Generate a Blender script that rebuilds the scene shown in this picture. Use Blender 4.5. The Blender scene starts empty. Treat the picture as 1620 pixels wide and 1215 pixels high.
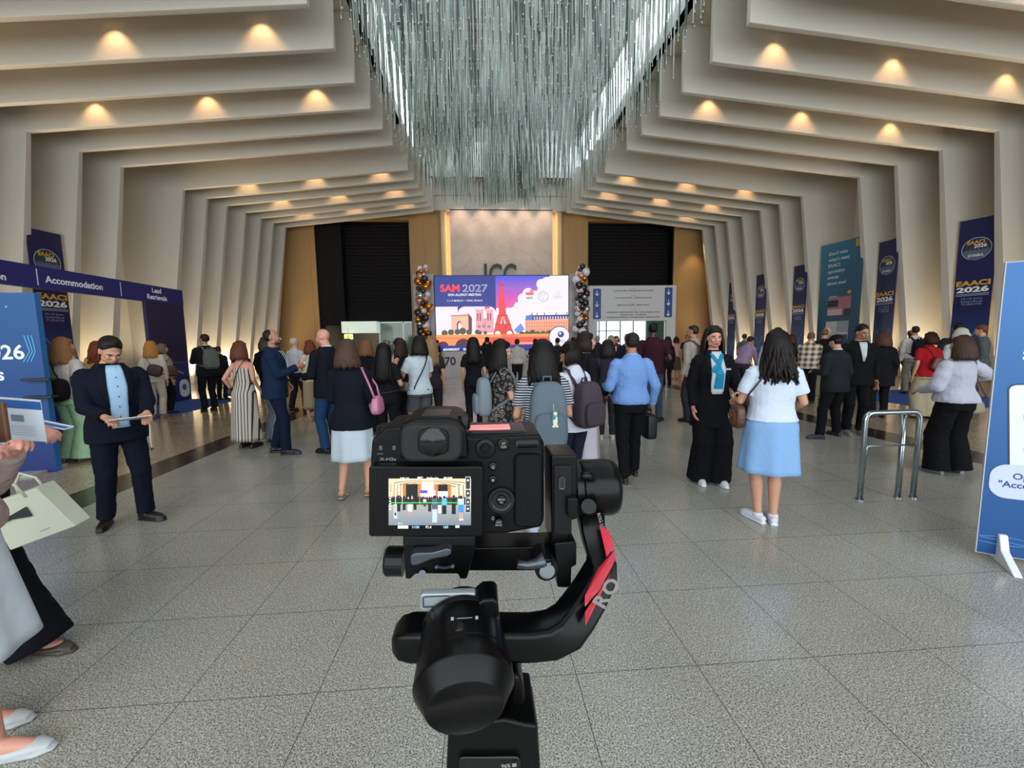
import bpy, bmesh, math, random
from mathutils import Vector, Matrix, noise
import numpy as np
R_ = random.Random(7)
sc = bpy.context.scene
COL = sc.collection

# ---------------------------------------------------------------- camera
FPX = 655.66
def _cam_axes(p, y, r):
    cp, sp, cy, sy, cr, sr = math.cos(p), math.sin(p), math.cos(y), math.sin(y), math.cos(r), math.sin(r)
    f = Vector((sy*cp, cy*cp, -sp)); rt = Vector((cy, -sy, 0)); up = rt.cross(f)
    return f, rt*cr+up*sr, -rt*sr+up*cr
CF, CR, CU = _cam_axes(.1026, .0709, -.0142)
EYE = Vector((0, 0, 1.59))
cd = bpy.data.cameras.new('camera'); cam = bpy.data.objects.new('camera', cd); COL.objects.link(cam)
m = Matrix((CR, CU, -CF)).transposed().to_4x4(); m.translation = EYE
cam.matrix_world = m
cd.sensor_width = 36; cd.lens = FPX*36/1620; cd.clip_start = .02; cd.clip_end = 200
sc.camera = cam
def at(px, py, Y):
    "world point seen at a picture position on the vertical plane at distance Y"
    d = CF+CR*((px-810)/FPX)-CU*((py-607.5)/FPX)
    return EYE+d*(Y/d.y)

# ---------------------------------------------------------------- colour and light
sc.view_settings.view_transform = 'Standard'; sc.view_settings.look = 'None'
sc.view_settings.gamma = 1; sc.view_settings.exposure = 0.6; sc.view_settings.use_curve_mapping = False
def lin(h):
    if not isinstance(h, str): return tuple(h)
    h = h.lstrip('#'); o = []
    for i in (0, 2, 4):
        c = int(h[i:i+2], 16)/255
        o.append(c/12.92 if c <= .04045 else ((c+.055)/1.055)**2.4)
    return tuple(o)
w = bpy.data.worlds.new('sky'); sc.world = w; w.use_nodes = True
bg = w.node_tree.nodes['Background']; bg.inputs[0].default_value = (.86, .95, 1, 1); bg.inputs[1].default_value = 1.25
def area(loc, rot, sx, sy, energy, col):
    l = bpy.data.lights.new('area_light', 'AREA'); l.shape = 'RECTANGLE'; l.size = sx; l.size_y = sy; l.energy = energy; l.color = col
    o = bpy.data.objects.new('area_light', l); o.location = loc; o.rotation_euler = rot; COL.objects.link(o); return o
# daylight through the glass front behind the camera; cool lamp added inside the closed roof well
area((1.5, -6.6, 4.6), (math.radians(90), 0, 0), 26, 8, 900, (.92, .97, 1))
area((1.15, 9.0, 11.7), (0, 0, 0), 7.2, 27, 340, (.93, .98, 1))
def spot(loc, target, energy, col, size, blend=.6, rad=.05):
    l = bpy.data.lights.new('lamp', 'SPOT'); l.energy = energy; l.color = col; l.spot_size = math.radians(size); l.spot_blend = blend; l.shadow_soft_size = rad
    o = bpy.data.objects.new('lamp', l); o.location = loc
    o.rotation_euler = (Vector(target)-Vector(loc)).to_track_quat('-Z', 'Y').to_euler(); COL.objects.link(o); return o
WARM = (1, .66, .34); CREAM = (1, .80, .52)

# ---------------------------------------------------------------- helpers
_M = {}
def mat(name, col, rough=.6, metal=0, emit=None, es=1, var=0, vscale=6, bump=0, bscale=40, coat=0, spec=.5, alpha=None):
    if name in _M: return _M[name]
    M = bpy.data.materials.new(name); M.use_nodes = True; nt = M.node_tree; b = nt.nodes['Principled BSDF']
    c = lin(col)+(1,)
    b.inputs['Base Color'].default_value = c; b.inputs['Roughness'].default_value = rough; b.inputs['Metallic'].default_value = metal
    b.inputs['Specular IOR Level'].default_value = spec; b.inputs['Coat Weight'].default_value = coat
    if emit: b.inputs['Emission Color'].default_value = lin(emit)+(1,); b.inputs['Emission Strength'].default_value = es
    if alpha is not None: b.inputs['Transmission Weight'].default_value = alpha
    if var or bump:
        tc = nt.nodes.new('ShaderNodeTexCoord')
        if var:
            n = nt.nodes.new('ShaderNodeTexNoise'); n.inputs['Scale'].default_value = vscale; n.inputs['Detail'].default_value = 4
            nt.links.new(tc.outputs['Object'], n.inputs['Vector'])
            r = nt.nodes.new('ShaderNodeMapRange'); r.inputs[3].default_value = 1-var; r.inputs[4].default_value = 1+var
            nt.links.new(n.outputs[0], r.inputs[0])
            mx = nt.nodes.new('ShaderNodeVectorMath'); mx.operation = 'SCALE'; mx.inputs[0].default_value = c[:3]
            nt.links.new(r.outputs[0], mx.inputs['Scale']); nt.links.new(mx.outputs[0], b.inputs['Base Color'])
        if bump:
            n2 = nt.nodes.new('ShaderNodeTexNoise'); n2.inputs['Scale'].default_value = bscale; n2.inputs['Detail'].default_value = 3
            nt.links.new(tc.outputs['Object'], n2.inputs['Vector'])
            bp = nt.nodes.new('ShaderNodeBump'); bp.inputs['Strength'].default_value = bump; bp.inputs['Distance'].default_value = .02
            nt.links.new(n2.outputs[0], bp.inputs['Height']); nt.links.new(bp.outputs[0], b.inputs['Normal'])
    _M[name] = M; return M
def vcmat(name, rough=.5, emit=0):
    "colour comes from the print itself (a face colour layer)"
    if name in _M: return _M[name]
    M = bpy.data.materials.new(name); M.use_nodes = True; nt = M.node_tree; b = nt.nodes['Principled BSDF']
    a = nt.nodes.new('ShaderNodeAttribute'); a.attribute_name = 'ink'
    nt.links.new(a.outputs['Color'], b.inputs['Base Color']); b.inputs['Roughness'].default_value = rough
    if emit:
        nt.links.new(a.outputs['Color'], b.inputs['Emission Color']); b.inputs['Emission Strength'].default_value = emit
        b.inputs['Base Color'].default_value = (0, 0, 0, 1)
        for l in list(nt.links):
            if l.to_socket == b.inputs['Base Color']: nt.links.remove(l)
    _M[name] = M; return M
def _tag(o, label=None, cat=None, group=None, kind=None):
    if label: o['label'] = label
    if cat: o['category'] = cat
    if group: o['group'] = group
    if kind: o['kind'] = kind
    return o
def empty(name, label, cat, loc=(0, 0, 0), rz=0, group=None):
    o = bpy.data.objects.new(name, None); COL.objects.link(o); o.location = loc; o.rotation_euler = (0, 0, rz); o.empty_display_size = .1
    return _tag(o, label, cat, group)
class MB:
    def __init__(s): s.v = []; s.f = []; s.mi = []; s.ink = []; s.cm = 0; s.ci = (1, 1, 1)
    def add(s, vs, fs):
        b = len(s.v); s.v += [tuple(x) for x in vs]
        for f in fs: s.f.append([b+i for i in f]); s.mi.append(s.cm); s.ink.append(s.ci)
        return s
    def box(s, c, d, rot=None):
        x, y, z = d[0]/2, d[1]/2, d[2]/2
        vs = [Vector((i*x, j*y, k*z)) for i in (-1, 1) for j in (-1, 1) for k in (-1, 1)]
        if rot is not None:
            if not isinstance(rot, Matrix):
                from mathutils import Euler
                rot = Euler(rot).to_matrix()
            vs = [rot @ q for q in vs]
        c = Vector(c)
        return s.add([q+c for q in vs], [(0, 1, 3, 2), (4, 6, 7, 5), (0, 4, 5, 1), (2, 3, 7, 6), (0, 2, 6, 4), (1, 5, 7, 3)])
    def box2(s, a, b): return s.box([(a[i]+b[i])/2 for i in range(3)], [abs(b[i]-a[i]) for i in range(3)])
    def prism(s, pts, off):
        "closed outline pts (3d) extruded by vector off"
        n = len(pts); off = Vector(off); P = [Vector(p) for p in pts]
        nrm = Vector((0, 0, 0))
        for i in range(n): nrm += P[i].cross(P[(i+1) % n])
        if nrm.dot(off) > 0: P.reverse()
        return s.add(P+[p+off for p in P], [tuple(range(n)), tuple(range(2*n-1, n-1, -1))]+[(i, n+i, n+(i+1) % n, (i+1) % n) for i in range(n)])
    def rings(s, rs, cap=True):
        n = len(rs[0]); vs = [p for r in rs for p in r]; fs = []
        for k in range(len(rs)-1):
            for i in range(n): j = (i+1) % n; fs.append((k*n+i, k*n+j, (k+1)*n+j, (k+1)*n+i))
        if cap: fs += [tuple(range(n-1, -1, -1)), tuple((len(rs)-1)*n+i for i in range(n))]
        return s.add(vs, fs)
    def tube(s, path, rad, n=8, cap=True, flat=1, ref=None):
        P = [Vector(p) for p in path]
        if not hasattr(rad, '__len__'): rad = [rad]*len(P)
        rs = []; u = None
        for i, p in enumerate(P):
            t = (P[min(i+1, len(P)-1)]-P[max(i-1, 0)])
            if t.length < 1e-9: t = Vector((0, 0, 1))
            t.normalize()
            if u is None:
                r = Vector(ref) if ref else (Vector((0, 0, 1)) if abs(t.z) < .9 else Vector((1, 0, 0)))
                u = (r-t*r.dot(t)).normalized()
            else:
                u = u-t*u.dot(t)
                u = u.normalized() if u.length > 1e-6 else t.orthogonal().normalized()
            w_ = t.cross(u)
            rs.append([p+(u*math.cos(2*math.pi*k/n)*flat+w_*math.sin(2*math.pi*k/n))*rad[i] for k in range(n)])
        return s.rings(rs, cap)
    def cyl(s, a, b, r0, r1=None, n=24): return s.tube([a, b], [r0, r1 if r1 is not None else r0], n)
    def ell(s, c, r, rot=None, nu=16, nv=10):
        c = Vector(c)
        if not hasattr(r, '__len__'): r = (r, r, r)
        rs = []
        for i in range(nv+1):
            t = math.pi*(i+.0001)/(nv+.0002)-math.pi/2; ring = []
            for k in range(nu):
                a = 2*math.pi*k/nu; q = Vector((r[0]*math.cos(t)*math.cos(a), r[1]*math.cos(t)*math.sin(a), r[2]*math.sin(t)))
                if rot is not None: q = rot @ q
                ring.append(q+c)
            rs.append(ring)
        return s.rings(rs, True)
    def lathe(s, prof, c=(0, 0, 0), axis=(0, 0, 1), n=32):
        ax = Vector(axis).normalized(); u = ax.orthogonal().normalized(); w_ = ax.cross(u); c = Vector(c)
        return s.rings([[c+ax*z+(u*math.cos(2*math.pi*k/n)+w_*math.sin(2*math.pi*k/n))*r for k in range(n)] for r, z in prof], True)
    def build(s, name, mats, parent=None, smooth=False, bevel=0, seg=2, angle=35):
        me = bpy.data.meshes.new(name); me.from_pydata(s.v, [], s.f)
        if not isinstance(mats, (list, tuple)): mats = [mats]
        for q in mats: me.materials.append(q)
        if len(mats) > 1: me.polygons.foreach_set('material_index', s.mi)
        if any(c != (1, 1, 1) for c in s.ink):
            at_ = me.color_attributes.new('ink', 'FLOAT_COLOR', 'CORNER'); buf = []
            for p, c in zip(me.polygons, s.ink):
                if isinstance(c[0], (tuple, list)):
                    for q in c: buf += [q[0], q[1], q[2], 1]
                else: buf += [c[0], c[1], c[2], 1]*p.loop_total
            at_.data.foreach_set('color', buf)
        if smooth: me.polygons.foreach_set('use_smooth', [True]*len(me.polygons))
        me.update()
        o = bpy.data.objects.new(name, me); COL.objects.link(o)
        if parent: o.parent = parent
        if bevel:
            b = o.modifiers.new('b', 'BEVEL'); b.width = bevel; b.segments = seg; b.limit_method = 'ANGLE'; b.angle_limit = math.radians(angle); b.harden_normals = False
            o.data.polygons.foreach_set('use_smooth', [True]*len(me.polygons))
            e = o.modifiers.new('w', 'WEIGHTED_NORMAL'); e.keep_sharp = True
        return o
_TX = {}
def text_geo(txt, bold=0, spacing=1):
    k = (txt, bold, spacing)
    if k not in _TX:
        c = bpy.data.curves.new('t', 'FONT'); c.body = txt; c.size = 1; c.offset = bold; c.resolution_u = 3; c.space_character = spacing; c.fill_mode = 'FRONT'
        o = bpy.data.objects.new('t', c); COL.objects.link(o); bpy.context.view_layer.update()
        dg = bpy.context.evaluated_depsgraph_get(); me = bpy.data.meshes.new_from_object(o.evaluated_get(dg))
        _TX[k] = ([tuple(q.co[:2]) for q in me.vertices], [tuple(p.vertices) for p in me.polygons])
        bpy.data.objects.remove(o); bpy.data.curves.remove(c); bpy.data.meshes.remove(me)
    return _TX[k]
class Art:
    """flat print on a board: origin o, unit axes u (right) and v (up); every item lies a hair above the one before"""
    def __init__(s, o, u, v, step=.0006, start=.001, tr=None, k=1):
        s.o = Vector(o); s.u = Vector(u).normalized(); s.v = Vector(v).normalized(); s.n = s.u.cross(s.v); s.m = MB(); s.h = start; s.step = step; s.tr = tr; s.k = k
    def P(s, p):
        if s.tr: p = s.tr(p)
        return s.o+s.u*p[0]+s.v*p[1]+s.n*s.h
    def poly(s, pts, col, cols=None):
        s.m.ci = tuple(lin(c) for c in cols) if cols else lin(col)
        P = [s.P(p) for p in pts]; nr = Vector((0, 0, 0))
        for i in range(len(P)): nr += (P[i]-P[0]).cross(P[(i+1) % len(P)]-P[0])
        if nr.dot(s.n) < 0:
            P.reverse()
            if cols: s.m.ci = tuple(reversed(s.m.ci))
        s.m.add(P, [tuple(range(len(P)))]); s.h += s.step; return s
    def rect(s, x0, y0, x1, y1, col, cols=None): return s.poly([(x0, y0), (x1, y0), (x1, y1), (x0, y1)], col, cols)
    def rrect(s, x0, y0, x1, y1, r, col, n=6):
        pts = []
        for cx, cy, a0 in ((x1-r, y0+r, -90), (x1-r, y1-r, 0), (x0+r, y1-r, 90), (x0+r, y0+r, 180)):
            for k in range(n+1):
                a = math.radians(a0+90*k/n); pts.append((cx+r*math.cos(a), cy+r*math.sin(a)))
        return s.poly(pts, col)
    def disc(s, x, y, r, col, n=24, ry=None): return s.poly([(x+r*math.cos(2*math.pi*k/n), y+(ry or r)*math.sin(2*math.pi*k/n)) for k in range(n)], col)
    def ring(s, x, y, r, w_, col, n=28, ry=None):
        ry = ry or r; s.m.ci = lin(col)
        for k in range(n):
            a, b = 2*math.pi*k/n, 2*math.pi*(k+1)/n; q = (r-w_)/r
            s.m.add([s.P((x+r*f*math.cos(t), y+ry*f*math.sin(t))) for f, t in ((1, a), (1, b), (q, b), (q, a))], [(0, 1, 2, 3)])
        s.h += s.step; return s
    def line(s, pts, w_, col):
        for a, b in zip(pts, pts[1:]):
            dx, dy = b[0]-a[0], b[1]-a[1]; L = math.hypot(dx, dy) or 1; nx, ny = -dy/L*w_/2, dx/L*w_/2
            s.poly([(a[0]+nx, a[1]+ny), (a[0]-nx, a[1]-ny), (b[0]-nx, b[1]-ny), (b[0]+nx, b[1]+ny)], col); s.h -= s.step
        s.h += s.step; return s
    def text(s, txt, x, y, size, col, bold=0, align='c', width=None, spacing=1, lean=0, flip=False):
        "size = cap height; (x, y) = baseline anchor"
        vs, fs = text_geo(txt, bold, spacing)
        if not vs: return s
        if flip: size *= s.k; width = width*s.k if width else width
        x0 = min(p[0] for p in vs); x1 = max(p[0] for p in vs); k = size/.69; kx = k
        if width: kx = width/(x1-x0)
        dx = {'l': -x0, 'c': -(x0+x1)/2, 'r': -x1}[align]; s.m.ci = lin(col)
        sg = -1 if (s.tr and flip) else 1
        s.m.add([s.P((x+(p[0]+dx)*kx+lean*p[1]*k, y+sg*p[1]*k)) for p in vs], fs); s.h += s.step; return s
    def build(s, name, mt, parent=None): return s.m.build(name, mt, parent)
PRINT = vcmat('printed_surface', .45); GLOW = vcmat('led_surface', .4, 1.0)
# ---------------------------------------------------------------- the hall
def kL(y): return -12.3+.266*(y-12.9)
def kR(y): return 15.18-.29*(y-11.7)
RIBS = [-5.2, -4, -2.8, -1.6, -.4, .8, 2, 3.2, 4.4, 5.6, 6.8, 8.0, 9.2, 10.45, 11.7, 12.9, 14.05, 15.15, 17.2, 18.15, 19.05, 20.0, 20.85, 21.6, 22.4]
KZ, EZ, TZ = 7.49, 8.3, 10.0
plaster = mat('warm_white_plaster', 'cbc6bb', .7, var=.04, vscale=.8, bump=.04, bscale=14)
def floor_mat(name, base, dark, light, rough, tile=.6, ox=-1.387, oy=1.804, grout='5d605c', sp=170, joint=.0035):
    M = bpy.data.materials.new(name); M.use_nodes = True; nt = M.node_tree; N = nt.nodes; L = nt.links; b = N['Principled BSDF']
    g = N.new('ShaderNodeNewGeometry')
    def noise_(scale, det, rng, vec=None):
        n = N.new('ShaderNodeTexNoise'); n.inputs['Scale'].default_value = scale; n.inputs['Detail'].default_value = det; L.new(g.outputs['Position'], n.inputs['Vector'])
        r = N.new('ShaderNodeMapRange'); r.inputs[1].default_value, r.inputs[2].default_value = rng; L.new(n.outputs[0], r.inputs[0]); return r.outputs[0]
    def mix(fac, a, c2):
        x = N.new('ShaderNodeMix'); x.data_type = 'RGBA'; L.new(fac, x.inputs[0])
        if isinstance(a, tuple): x.inputs[6].default_value = a+(1,)
        else: L.new(a, x.inputs[6])
        x.inputs[7].default_value = c2+(1,); return x.outputs[2]
    c = mix(noise_(1.7, 3, (.35, .7)), lin(base), tuple(q*.86 for q in lin(base)))
    c = mix(noise_(sp, 2, (.50, .60)), c, lin(dark))
    c = mix(noise_(sp*.7, 2, (.56, .68)), c, lin(light))
    s = N.new('ShaderNodeSeparateXYZ'); L.new(g.outputs['Position'], s.inputs[0])
    js = []
    for k, off in ((0, ox), (1, oy)):
        a = N.new('ShaderNodeMath'); a.operation = 'SUBTRACT'; L.new(s.outputs[k], a.inputs[0]); a.inputs[1].default_value = off-100*tile+joint/2
        q = N.new('ShaderNodeMath'); q.operation = 'MODULO'; L.new(a.outputs[0], q.inputs[0]); q.inputs[1].default_value = tile
        l = N.new('ShaderNodeMath'); l.operation = 'LESS_THAN'; L.new(q.outputs[0], l.inputs[0]); l.inputs[1].default_value = joint; js.append(l.outputs[0])
    mx = N.new('ShaderNodeMath'); mx.operation = 'MAXIMUM'; L.new(js[0], mx.inputs[0]); L.new(js[1], mx.inputs[1])
    c = mix(mx.outputs[0], c, lin(grout)); L.new(c, b.inputs['Base Color'])
    rr = N.new('ShaderNodeMapRange'); L.new(noise_(3.1, 4, (.3, .7)), rr.inputs[0]); rr.inputs[3].default_value = rough*.8; rr.inputs[4].default_value = rough*1.35
    L.new(rr.outputs[0], b.inputs['Roughness']); b.inputs['Specular IOR Level'].default_value = .55
    return M
granite = floor_mat('speckled_granite_tiles', 'a8a59b', '454744', 'c8c9c1', .17, grout='3c403e')
marble_floor = floor_mat('beige_marble_tiles', 'a8977f', '85755f', 'bcae98', .12, sp=40)
brown_stone = floor_mat('dark_brown_stone', '3d332c', '2a231e', '51453c', .15, sp=60, grout='201a16')
def struct(m_, name, mt, **k): return _tag(m_.build(name, mt, **k), kind='structure')
struct(MB().box2((-4, -7, -.1), (6.12, 26, 0)), 'floor', granite)
struct(MB().box2((-22, -7, -.1), (-4.5, 26, 0)).box2((6.72, -7, -.1), (25, 26, 0)), 'floor', marble_floor)
struct(MB().box2((-4.5, -7, -.1), (-4, 26, 0.0)).box2((6.12, -7, -.1), (6.72, 26, 0)), 'floor', brown_stone)
# ribs: one upright and beam per side, thicker at the foot
def rib(side, y, i):
    k = kL(y) if side < 0 else kR(y); xe = (-3.05+.0715*(y-12.9)) if side < 0 else (5.63-.0935*(y-11.7))
    xw = k+side*2.6
    prof = [(k+side*.15*KZ, 0), (k, KZ), (xe, EZ), (xe, TZ), (xw, TZ), (xw, 0)]
    m_ = MB(); n = len(prof)
    F = [Vector((x, y-(.0), z)) for x, z in prof]; B = [Vector((x, y+.14+.2*max(0, 1-z/KZ), z)) for x, z in prof]
    if side > 0: fs = [tuple(range(n)), tuple(range(2*n-1, n-1, -1))]+[(i_, n+i_, n+(i_+1) % n, (i_+1) % n) for i_ in range(n)]
    else: fs = [tuple(range(n-1, -1, -1)), tuple(range(n, 2*n))]+[((i_+1) % n, n+(i_+1) % n, n+i_, i_) for i_ in range(n)]
    m_.add(F+B, fs)
    o = m_.build('portal_rib', plaster, bevel=.012, seg=1); _tag(o, kind='structure', label='white plaster portal rib with upright and beam')
    return o, k, xe
AMBER = (1, .58, .27)
WARM_FACES = {6.8, 8.0, 10.45, 12.9, 18.15, 20.0, 21.6}
lampm = mat('lamp_lens', 'fff0d0', .3, emit='ffdca8', es=12); lring = mat('lamp_ring', 'b9b4aa', .4)
for i, y in enumerate(RIBS):
    for sd in (-1, 1):
        o, k, xe = rib(sd, y, i)
        prev = RIBS[i-1] if i else y-1.2
        if y in WARM_FACES:
            for q in (.16, .48, .80):
                x = xe+(k-xe)*q; zc = EZ+(KZ-EZ)*q+.80
                if 4 < y: spot((x, y-.30, zc), (x, y-.02, zc-.9), 80, AMBER, 88, .8)
                m_ = MB().cyl((x, y-.30, zc+.15), (x, y-.30, zc), .055, n=16); m_.build('downlight_housing', lring, o, smooth=False)
                MB().cyl((x, y-.30, zc+.001), (x, y-.30, zc-.006), .04, n=16).build('downlight_lens', lampm, o)
        if y > 3:     # uplight in the floor grazing the front of each upright
            x = k+sd*1.35
            gap = y-prev
            spot((x, y-min(.55, gap*.5), .06), (x-sd*.8, y-.05, 5.5), 260 if y > 9 else 150, CREAM, 110, 1, .15)
# ceiling slab, side walls, panelled light well
cz = MB()
for a, b in ((-7, 23.4),):
    cz.box2((-20, a, TZ), (-2.95, b, TZ+.3)); cz.box2((5.35, a, TZ), (23, b, TZ+.3)); cz.box2((-2.95, -7, TZ), (5.35, -4.5, TZ+.3)); cz.box2((-2.95, 22.3, TZ), (5.35, b, TZ+.3))
struct(cz, 'ceiling', plaster)
white = mat('white_paint', 'e6e8e6', .5)
wl = MB().box2((-3.15, -4.5, TZ), (-2.95, 22.5, 12.4)).box2((5.35, -4.5, TZ), (5.55, 22.5, 12.4)).box2((-3.15, 22.3, TZ), (5.55, 22.5, 12.4)).box2((-3.15, -4.7, TZ), (5.55, -4.5, 12.4))
struct(wl, 'ceiling_light_well', white)
foil = mat('crumpled_silver_panel', '7f8c89', .28, .85, bump=1.0, bscale=2.2)
fp = MB()
for ix in range(5):
    for iy in range(16): fp.box((-2.95+.83+ix*1.66, -3.65+iy*1.66, 12.25+.06*math.sin(ix*2+iy*3)), (1.6, 1.6, .05), (.05*math.sin(ix+iy*1.7), .05*math.cos(ix*2.1+iy), 0))
struct(fp, 'ceiling_panels', foil)
struct(MB().box2((-3.3, -4.8, 12.35), (5.7, 22.6, 12.5)), 'ceiling_top', white)
# glowing light cove strips along both edges of the closed well
slot = mat('cove_light', 'ffffff', .4, emit='e8f6ff', es=1.5)
struct(MB().box2((-2.94, -4.4, 10.45), (-2.90, 22.2, 12.0)).box2((5.30, -4.4, 10.45), (5.34, 22.2, 12.0)), 'ceiling_cove_strips', slot)
def quadwall(name, pts, mt): struct(MB().prism([(x, y, -.1) for x, y in pts], (0, 0, TZ+.1)), name, mt)
quadwall('wall_left', [(kL(-7)-2.4, -7), (kL(23.4)-2.4, 23.4), (kL(23.4)-2.7, 23.4), (kL(-7)-2.7, -7)], plaster)
quadwall('wall_right', [(kR(-7)+2.4, -7), (kR(23.4)+2.4, 23.4), (kR(23.4)+2.7, 23.4), (kR(-7)+2.7, -7)], plaster)
# glass front behind the camera: mullions and panes
metal = mat('brushed_steel', 'b8bcbf', .3, .9); glass = mat('clear_glass', 'ffffff', .02, alpha=1, spec=.3)
fr = MB()
for i in range(16): fr.box2((-18.2+i*2.6, -7.1, 0), (-18.1+i*2.6, -6.9, TZ))
for z in (0.05, 3, 6.4, 9.95): fr.box2((-18.2, -7.08, z-.05), (21, -6.92, z+.05))
struct(fr, 'window_1', metal)
# back wall
wood = mat('honey_stone_panel', 'a5804f', .45, var=.08, vscale=1.2)
wood2 = mat('pale_stone_panel', 'bfa27a', .45, var=.06, vscale=1.2)
darkp = mat('slatted_void_shade', '0c0807', .6, spec=.2)
def joints(m_, x0, x1, z0, z1, y, nx, nz, mt_w=.012):
    return
bw = MB()
bw.box2((-14, 23.2, 0), (-8.68, 23.6, 10.2)); bw.box2((-8.68, 23.2, 8.1), (-3.76, 23.6, 10.2))
bw.box2((-3.76, 23.2, 0), (5.97, 23.6, 10.2)); bw.box2((5.97, 23.2, 8.1), (10.88, 23.6, 10.2)); bw.box2((10.88, 23.2, 0), (16, 23.6, 10.2))
for x in (-11.4, -10.2, -8.95, -3.0, -2.2, 4.6, 5.3, 11.1, 12.2, 13.3):
    bw.box2((x, 23.19, 0), (x+.01, 23.21, 9.9))
struct(bw, 'wall_back', wood)
cornice = MB().box2((-2.45, 22.95, 8.55), (4.85, 23.25, 10.2)).box2((-3.8, 22.9, 9.3), (6.0, 23.2, 10.2))
struct(cornice, 'trim_1', plaster)
# dark slatted recesses: near-black sheets stand for shade in the open galleries
vd = MB()
vd.box2((-8.68, 23.9, 2.75), (-3.76, 24.0, 9.6)); vd.box2((5.97, 23.9, 3.9), (10.88, 24.0, 9.6))
for k in range(28):
    z = 2.95+k*.19
    vd.box2((-8.68, 23.78, z), (-3.76, 23.9, z+.05))
    if z > 4: vd.box2((5.97, 23.78, z), (10.88, 23.9, z+.05))
for x in (-8.68, -3.8, 5.97, 10.84): vd.box2((x, 23.3, 0), (x+.04, 24, 8.1))
struct(vd, 'wall_back_slats', darkp)
# marble slab with a lit groove
def marble_mat():
    M = bpy.data.materials.new('bookmatched_marble'); M.use_nodes = True; nt = M.node_tree; N = nt.nodes; L = nt.links; b = N['Principled BSDF']
    g = N.new('ShaderNodeTexCoord'); s = N.new('ShaderNodeSeparateXYZ'); L.new(g.outputs['Object'], s.inputs[0])
    def mt_(op, a, c=None):
        n = N.new('ShaderNodeMath'); n.operation = op
        for i_, q in enumerate((a, c)):
            if q is None: continue
            if isinstance(q, (int, float)): n.inputs[i_].default_value = q
            else: L.new(q, n.inputs[i_])
        return n.outputs[0]
    ax = mt_('ABSOLUTE', s.outputs[0]); az = mt_('ABSOLUTE', s.outputs[2])
    cb = N.new('ShaderNodeCombineXYZ'); L.new(ax, cb.inputs[0]); L.new(az, cb.inputs[2])
    n = N.new('ShaderNodeTexNoise'); n.inputs['Scale'].default_value = 1.1; n.inputs['Detail'].default_value = 8; L.new(cb.outputs[0], n.inputs['Vector'])
    d = mt_('ADD', mt_('ADD', mt_('MULTIPLY', ax, .8), az), mt_('MULTIPLY', n.outputs[0], 1.5))
    v = mt_('ABSOLUTE', mt_('SUBTRACT', mt_('FRACT', mt_('MULTIPLY', d, 1.05)), .5))
    r = N.new('ShaderNodeMapRange'); L.new(v, r.inputs[0]); r.inputs[1].default_value = 0; r.inputs[2].default_value = .05; r.inputs[3].default_value = .55; r.inputs[4].default_value = 0
    r2 = N.new('ShaderNodeMapRange'); L.new(n.outputs[0], r2.inputs[0]); r2.inputs[1].default_value = .35; r2.inputs[2].default_value = .65; r2.inputs[4].default_value = .35
    x = N.new('ShaderNodeMix'); x.data_type = 'RGBA'; L.new(mt_('MAXIMUM', r.outputs[0], r2.outputs[0]), x.inputs[0])
    x.inputs[6].default_value = lin('c4b4a8')+(1,); x.inputs[7].default_value = lin('8a776c')+(1,)
    L.new(x.outputs[2], b.inputs['Base Color']); b.inputs['Roughness'].default_value = .35; return M
msl = MB().box((0, 0, 0), (5.5, .1, 7.9)); o = struct(msl, 'wall_back_marble', marble_mat()); o.location = (1.2, 23.0, 6.45-1.8)
struct(MB().box2((-2.05, 23.0, .5), (-1.75, 23.2, 9.0)).box2((4.15, 23.0, .5), (4.45, 23.2, 9.0)), 'trim_2', wood2)
for x in (-1.68, 4.08):
    l = bpy.data.lights.new('groove_lamp', 'AREA'); l.shape = 'RECTANGLE'; l.size = .08; l.size_y = 6; l.energy = 16; l.color = (1, .74, .48)
    o = bpy.data.objects.new('groove_lamp', l); o.location = (x, 22.93, 5.4); o.rotation_euler = (math.radians(-90), 0, 0); COL.objects.link(o); o.rotation_euler = (Vector((0, 1, 0))).to_track_quat('-Z', 'Z').to_euler()
for x in (-1, .2, 1.3, 2.4, 3.5): spot((x, 22.2, 9.3), (x, 23.1, 6.4), 125, (1, .76, .56), 70, .9, .1)
for x in (-10.5, -3.0, 5.3, 12): spot((x, 22.5, 6.9 if abs(x-1.2) > 8 else 9.2), (x, 23.3, 3), 70, (1, .7, .4), 80, .9, .1)
# ICC letters over the marble
a = Art((0, 22.93, 0), (1, 0, 0), (0, 0, 1)); a.text('ICC', 1.08, 4.62, 1.12, '6a6258', .02, width=1.75)
t = MB(); t.v = [tuple(v) for v in a.m.v]; t.f = a.m.f; t.mi = a.m.mi; t.ink = [(1, 1, 1)]*len(t.f)
o = t.build('wall_letters', mat('bronze_letters', '34362f', .3, .4)); sm = o.modifiers.new('s', 'SOLIDIFY'); sm.thickness = .06; sm.offset = 1
_tag(o, 'large bronze letters ICC on the marble above the LED wall', 'sign')
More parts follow.
